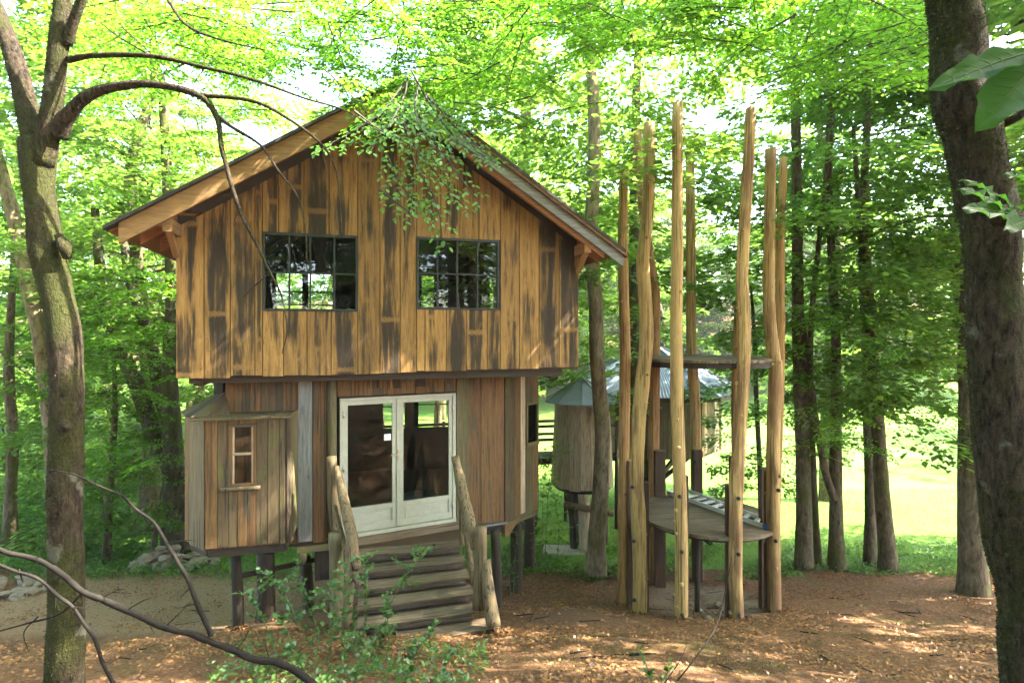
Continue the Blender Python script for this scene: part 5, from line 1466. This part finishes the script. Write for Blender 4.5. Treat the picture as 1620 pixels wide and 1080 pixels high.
def bush(name, label, stems, lf, seed, cat, mat, wratio=.6, spacing=.035, side_tw=.16, spiny=True, group=None):
    rng = np.random.default_rng(seed); root = Vector(stems[0][0]); t = thing(name, label, cat, root, group)
    PL, DD, NN, LL = [], [], [], []; stems_geo = []
    def along(a, n_, lfk):
        pts = np.array([tuple(q) for q in a]); m = len(pts)
        for i in range(n_):
            f = rng.uniform(.12, 1); j = f * (m - 1); k = min(int(j), m - 2)
            p = pts[k] + (pts[k + 1] - pts[k]) * (j - k); tt = norm(pts[k + 1] - pts[k])
            az = rng.uniform(0, 6.28); d = norm(np.array([math.cos(az), math.sin(az), rng.normal(.25, .3)]) + tt * .4)
            PL.append(p); DD.append(d); NN.append(np.array([0, 0, 1]) + rng.normal(0, .4, 3)); LL.append(lf * lfk * rng.uniform(.6, 1.25))
    for st in stems:
        path = catmull([Vector(q) for q in st], 5); path = [Vector(tuple(q)) for q in path]
        tw = []; stems_geo.append(tw)
        tw.append(tube_geo(path, (.007, .003), 5)); L_ = sum((path[i + 1] - path[i]).length for i in range(len(path) - 1))
        along(path, int(L_ / spacing) + 6, 1)
        for _ in range(int(L_ / .11)):
            i = rng.integers(len(path) // 4, len(path)); az = rng.uniform(0, 6.28); ln = side_tw * rng.uniform(.5, 1.5)
            e = path[i] + Vector((math.cos(az), math.sin(az), rng.uniform(-.05, .7))) * ln
            tw.append(tube_geo([path[i], lerp(path[i], e, .5), e], (.0035, .003, .0015), 4)); along([path[i], lerp(path[i], e, .5), e], int(ln / spacing * 1.3) + 3, .9)
    a = [np.array(q) for q in (PL, DD, NN, LL)]
    V, Q = spiny_leaves(*a, a[3] * wratio * 1.5) if spiny else leaf_quads(*a, a[3] * wratio, True)
    mk_np('foliage', V, Q, mat, t, center=tuple(root))
    for tw in stems_geo:
        V, Fc = join_geo(tw); mk('stem', V, Fc, M_herbstem, t, center=root)
    return t
def gp(px, D): 
    x = (px - 810) / F * D; return Vector((x, D, G(x, D)))
bush('holly_bush', 'spiny dark green holly bush growing in front of the stairs', [
    [gp(500, 6.2), P(480, 1000, 6.15), P(450, 940, 6.1), P(418, 905, 6.1)], [gp(505, 6.3), P(500, 990, 6.2), P(475, 930, 6.2), P(470, 885, 6.2)],
    [gp(560, 6.1), P(560, 990, 6.05), P(552, 940, 6.0), P(548, 890, 6.0)], [gp(600, 6.2), P(605, 1000, 6.1), P(625, 940, 6.0), P(668, 873, 6.0)],
    [gp(610, 6.0), P(615, 1010, 6.0), P(612, 965, 6.0), P(608, 940, 6.0)], [gp(560, 6.4), P(575, 1000, 6.3), P(580, 930, 6.3), P(575, 880, 6.3)],
    [gp(440, 6.1), P(425, 1000, 6.1), P(402, 950, 6.1), P(398, 935, 6.1)], [gp(540, 5.7), P(545, 1030, 5.7), P(535, 990, 5.7), P(510, 960, 5.7)],
    [gp(640, 6.0), P(650, 1040, 5.9), P(675, 1010, 5.9), P(697, 978, 5.9)], [gp(600, 5.6), P(600, 1050, 5.6), P(590, 1020, 5.6), P(600, 985, 5.6)],
    [gp(480, 5.6), P(470, 1040, 5.6), P(455, 1000, 5.6), P(440, 975, 5.6)], [gp(520, 5.9), P(525, 1010, 5.9), P(530, 960, 5.9), P(522, 920, 5.9)]],
    .062, 31, 'bush', M_holly, .6, .028)
bush('holly_bush', 'low pale-tipped holly seedlings at the bottom edge below the stairs', [
    [gp(560, 4.9), P(565, 1060, 4.9), P(580, 1035, 4.9)], [gp(640, 4.9), P(645, 1070, 4.9), P(650, 1045, 4.9)], [gp(600, 4.7), P(605, 1085, 4.7), P(615, 1050, 4.7)], [gp(700, 5.2), P(700, 1060, 5.2), P(708, 1030, 5.2)], [gp(480, 4.9), P(480, 1075, 4.9), P(470, 1045, 4.9)], [gp(430, 5.1), P(425, 1060, 5.1), P(415, 1035, 5.1)]],
    .06, 32, 'bush', M_herb, .55, .03)
bush('holly_seedling', 'small bright holly seedling on the leaf litter below the pole ring', [[gp(1035, 4.5), P(1022, 1050, 4.5), P(1010, 1022, 4.5)], [gp(1040, 4.5), P(1050, 1072, 4.5), P(1062, 1055, 4.5)]], .05, 33, 'plant', M_herb, .5, .04, .07)
bush('leafy_shrub', 'loose green shrub hanging beside the small hut and the house corner', [
    [gp(862, 12.6), P(866, 800, 12.6), P(872, 740, 12.6), P(885, 700, 12.6)], [gp(858, 12.4), P(858, 830, 12.4), P(860, 770, 12.4), P(866, 735, 12.4)], [gp(880, 12.8), P(884, 840, 12.8), P(876, 780, 12.8), P(864, 765, 12.8)], [gp(845, 12.3), P(848, 850, 12.3), P(856, 820, 12.3)]],
    .08, 34, 'shrub', M_leaf, .6, .09, .35, False)
bush('leafy_shrub', 'sparse ivy-like sprig climbing the stilt at the house corner', [[gp(812, 10.4), P(815, 880, 10.4), P(818, 840, 10.4)], [gp(808, 10.3), P(803, 890, 10.3), P(800, 870, 10.3)]], .06, 35, 'plant', M_herb, .6, .05, .14, False)
def sapling(label, pts, r):
    t = thing('bare_sapling', label, 'sapling', P(*pts[0])); tube('stem', [P(*q) for q in pts], r, M_twig, t, 6, 6, .08, 10); return t
sapling('thin bare bent sapling leaning before the front right pole', [(1060, 1090, 4.8), (1100, 1040, 5.1), (1135, 985, 5.5), (1150, 920, 5.9), (1158, 880, 6.0)], (.007, .006, .005, .004, .002))
sapling('thin curved grey sapling stem beside the holly seedling', [(1048, 1085, 4.5), (1075, 1045, 4.6), (1088, 1015, 4.7)], (.005, .004, .002))

# low plants nobody could count: herbs, grass, litter
def stuff_leaves(name, n, sampler, lf, mat, upr, seed, wr=.6, upv=.5, detailed=False, lift=.02):
    rng = np.random.default_rng(seed); pts = []
    while len(pts) < n:
        x, y, h = sampler(rng)
        if x is None: continue
        pts.append((x, y, G(x, y) + lift + h))
    p = np.array(pts); n = len(p)
    az = rng.uniform(0, 6.283, n)
    d = np.stack([np.cos(az), np.sin(az), rng.normal(upv, upr, n)], 1)
    nr = np.stack([rng.normal(0, .35, n), rng.normal(0, .35, n), np.ones(n)], 1)
    if upv > 1: nr = np.stack([np.cos(az + 1.57), np.sin(az + 1.57), np.full(n, .2)], 1)
    Ln = lf * rng.uniform(.55, 1.35, n)
    V, Q = leaf_quads(p, d, nr, Ln, Ln * wr, detailed)
    o = mk_np(name, V, Q, mat); tag(o, kind='stuff'); return o
def in_px(rng, x0, x1, y0, y1):
    y = math.sqrt(rng.uniform(y0 * y0, y1 * y1)); px = rng.uniform(x0, x1); return (px - 810) / F * y, y
def s_litter(rng):
    x, y = in_px(rng, -150, 1800, 3.2, 12.6)
    if mnoise.noise(Vector((x * .8, y * .8, 5))) < .02 and rng.random() < .78: return None, 0, 0
    if (((x + 5.5) / 4.4) ** 2 + ((y - 10.2) / 2.5) ** 2 < 1 or ((x - 3.4) / 1.2) ** 2 + ((y - 10) / 1.2) ** 2 < 1 or ((x - .9) / 1.2) ** 2 + ((y - 8.5) / .75) ** 2 < 1) and rng.random() < .38: return None, 0, 0
    return x, y, rng.uniform(-.01, .012)
stuff_leaves('fallen_leaves', 52000, s_litter, .042, M_litter, .22, 41, .62, .05, lift=.008)
BASES = [(q.location.x, q.location.y, .22) for q in bpy.data.objects if q.parent is None and q.name.startswith('beech_tree') and q.location.y < 12.5]
BASES += [(WP[q.name].x, WP[q.name].y, .13) for q in tower.children if q.name.startswith('peeled_pole')]
BASES = [b_ for b_ in BASES]
POLE_FEET = [(1.93, 9.9), (2.79, 11.1), (2.06, 9.2), (2.61, 8.75), (3.68, 11.35), (3.48, 8.8), (4.24, 9.2), (4.67, 10.2), (4.39, 11.1), (-.12, 7.5), (-2.29, 7.5), (-2.1, 7.3), (-3.85, 8.0), (-3.69, 8.5)]
BASES = [(x, y, .13) for x, y in POLE_FEET] + [b_ for b_ in BASES if b_[2] > .2]
def s_base(rng):
    bx_, by_, r_ = BASES[rng.integers(len(BASES))]; a = rng.uniform(0, 6.28); k = r_ * (.5 + abs(rng.normal(0, .55)))
    return bx_ + k * math.cos(a), by_ + k * math.sin(a) * .9, max(0, .06 * (1.3 - k / r_)) * rng.random()
stuff_leaves('leaf_drifts', 3600, s_base, .05, M_litter, .35, 47, .62, .1, lift=.012)
def s_herb(rng):
    x, y = in_px(rng, 330, 770, 4.4, 6.6)
    if mnoise.noise(Vector((x * 1.6, y * 1.6, 1))) < .02: return None, 0, 0
    return x, y, abs(rng.normal(0, .07))
stuff_leaves('undergrowth', 1700, s_herb, .05, M_herb, .3, 42, .55, .3, True)
def s_edge(rng):
    x, y = in_px(rng, -200, 1800, 11.2, 14.5)
    if mnoise.noise(Vector((x * .7, y * .7, 9))) < -.05: return None, 0, 0
    return x, y, abs(rng.normal(0, .10 if (x < -1 or x > 9) else .035))
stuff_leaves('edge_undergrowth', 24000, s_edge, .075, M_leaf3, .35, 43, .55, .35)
def s_left(rng):
    x, y = in_px(rng, -250, 420, 13.5, 26)
    if mnoise.noise(Vector((x * .45, y * .45, 4))) < -.12: return None, 0, 0
    return x, y, abs(rng.normal(0, .35))
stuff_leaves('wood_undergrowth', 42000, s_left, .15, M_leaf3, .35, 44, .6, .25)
def s_grass(rng):
    x, y = in_px(rng, -100, 1650, 11.9, 21); return x, y, 0
stuff_leaves('grass', 90000, s_grass, .075, M_grass, .5, 45, .09, 1.8)
def s_moss(rng):
    x, y = in_px(rng, 740, 1300, 5.2, 7.4)
    if mnoise.noise(Vector((x * 1.1, y * 1.1, 2))) < .02 + .25 * rng.random(): return None, 0, 0
    return x, y, 0
stuff_leaves('moss', 14000, s_moss, .014, M_mossy, .5, 46, .3, .7)

# ------------------------------------------------------------------ stones and fallen sticks
def stone_mesh(seed):
    import bmesh
    bm = bmesh.new(); bmesh.ops.create_icosphere(bm, subdivisions=2, radius=1)
    for v in bm.verts:
        k = 1 + .35 * mnoise.noise(v.co * 1.3 + Vector((seed * 7.1, 0, 0))) + .12 * mnoise.noise(v.co * 3.5 + Vector((0, seed * 3, 0)))
        v.co = Vector((v.co.x * 1.2, v.co.y, v.co.z * .65)) * k
    me = bpy.data.meshes.new('stone'); bm.to_mesh(me); bm.free(); me.materials.append(M_stone); return me
STN = [stone_mesh(i) for i in range(5)]
def stone(x, y, z, r, label, group):
    o = bpy.data.objects.new('stone', random.choice(STN)); C.objects.link(o)
    o.location = (x, y, z); o.scale = (r * random.uniform(.8, 1.3), r, r * random.uniform(.8, 1.2)); o.rotation_euler = (random.uniform(-.4, .4), random.uniform(-.4, .4), random.uniform(0, 6.28))
    tag(o, label, 'stone', group)
def heap(px0, px1, D, h, n, label, group):
    x0, x1 = (px0 - 810) / F * D, (px1 - 810) / F * D
    for k in range(n):
        u = random.random(); x = x0 + (x1 - x0) * u; y = D + random.uniform(-.45, .45)
        top = h * math.sin(math.pi * u) * max(.1, 1 - ((y - D) / .55) ** 2)
        stone(x, y, G(x, y) + random.random() * top + .02, random.uniform(.06, .15), label, group)
heap(208, 335, 12.6, .5, 75, 'rough fieldstone in the heap beside the bay stilts', 'stones heaped beside the bay')
heap(-60, 70, 10.6, .25, 30, 'pale fieldstone in the sunny low heap at the left edge', 'stones heaped at the left edge')
def stick(px, py, ln, az, r, label=None, group='sticks fallen on the leaf litter'):
    q = onG(px, py); d = Vector((math.cos(az), math.sin(az), 0)) * ln / 2
    pts = [q - d, q + Vector((0, 0, .01)), q + d]
    pts = [Vector((p.x, p.y, G(p.x, p.y) + r * .8)) for p in pts]
    o = tube('fallen_stick', pts, (r, r * .9, r * .5), M_twig, None, 6, 4, .15, 9)
    tag(o, label or 'thin stick fallen on the brown leaf litter', 'stick', group)
for _ in range(46):
    stick(random.uniform(780, 1560), random.uniform(930, 1070), random.uniform(.15, .5), random.uniform(-.5, .5) + random.choice((0, 0, 1.5)), random.uniform(.004, .010))
for _ in range(16):
    stick(random.uniform(120, 700), random.uniform(905, 1060), random.uniform(.15, .4), random.uniform(-.6, .6), random.uniform(.004, .009))
for px, py in ((1105, 968), (1135, 958), (1120, 980), (1150, 968)):
    q = onG(px, py); stone(q.x, q.y, q.z + .03, random.uniform(.05, .09), 'small stone lying under the pole ring', 'stones under the pole ring')

# ------------------------------------------------------------------ the faint air that pales the far wood
hm = bpy.data.materials.new('haze_air'); hm.use_nodes = True; nt = hm.node_tree; nt.nodes.clear()
pv = nt.nodes.new('ShaderNodeVolumePrincipled'); pv.inputs['Color'].default_value = (.95, 1, .92, 1); pv.inputs['Density'].default_value = .0006; pv.inputs['Anisotropy'].default_value = .2
ho = nt.nodes.new('ShaderNodeOutputMaterial'); nt.links.new(pv.outputs[0], ho.inputs['Volume'])
V = [Vector((x, y, z)) for z in (-8, 32) for x, y in ((-180, -75), (180, -75), (180, 215), (-180, 215))]
hz = mk('haze', V, [[3, 2, 1, 0], [4, 5, 6, 7], [0, 1, 5, 4], [1, 2, 6, 5], [2, 3, 7, 6], [3, 0, 4, 7]], hm); hz['kind'] = 'stuff'
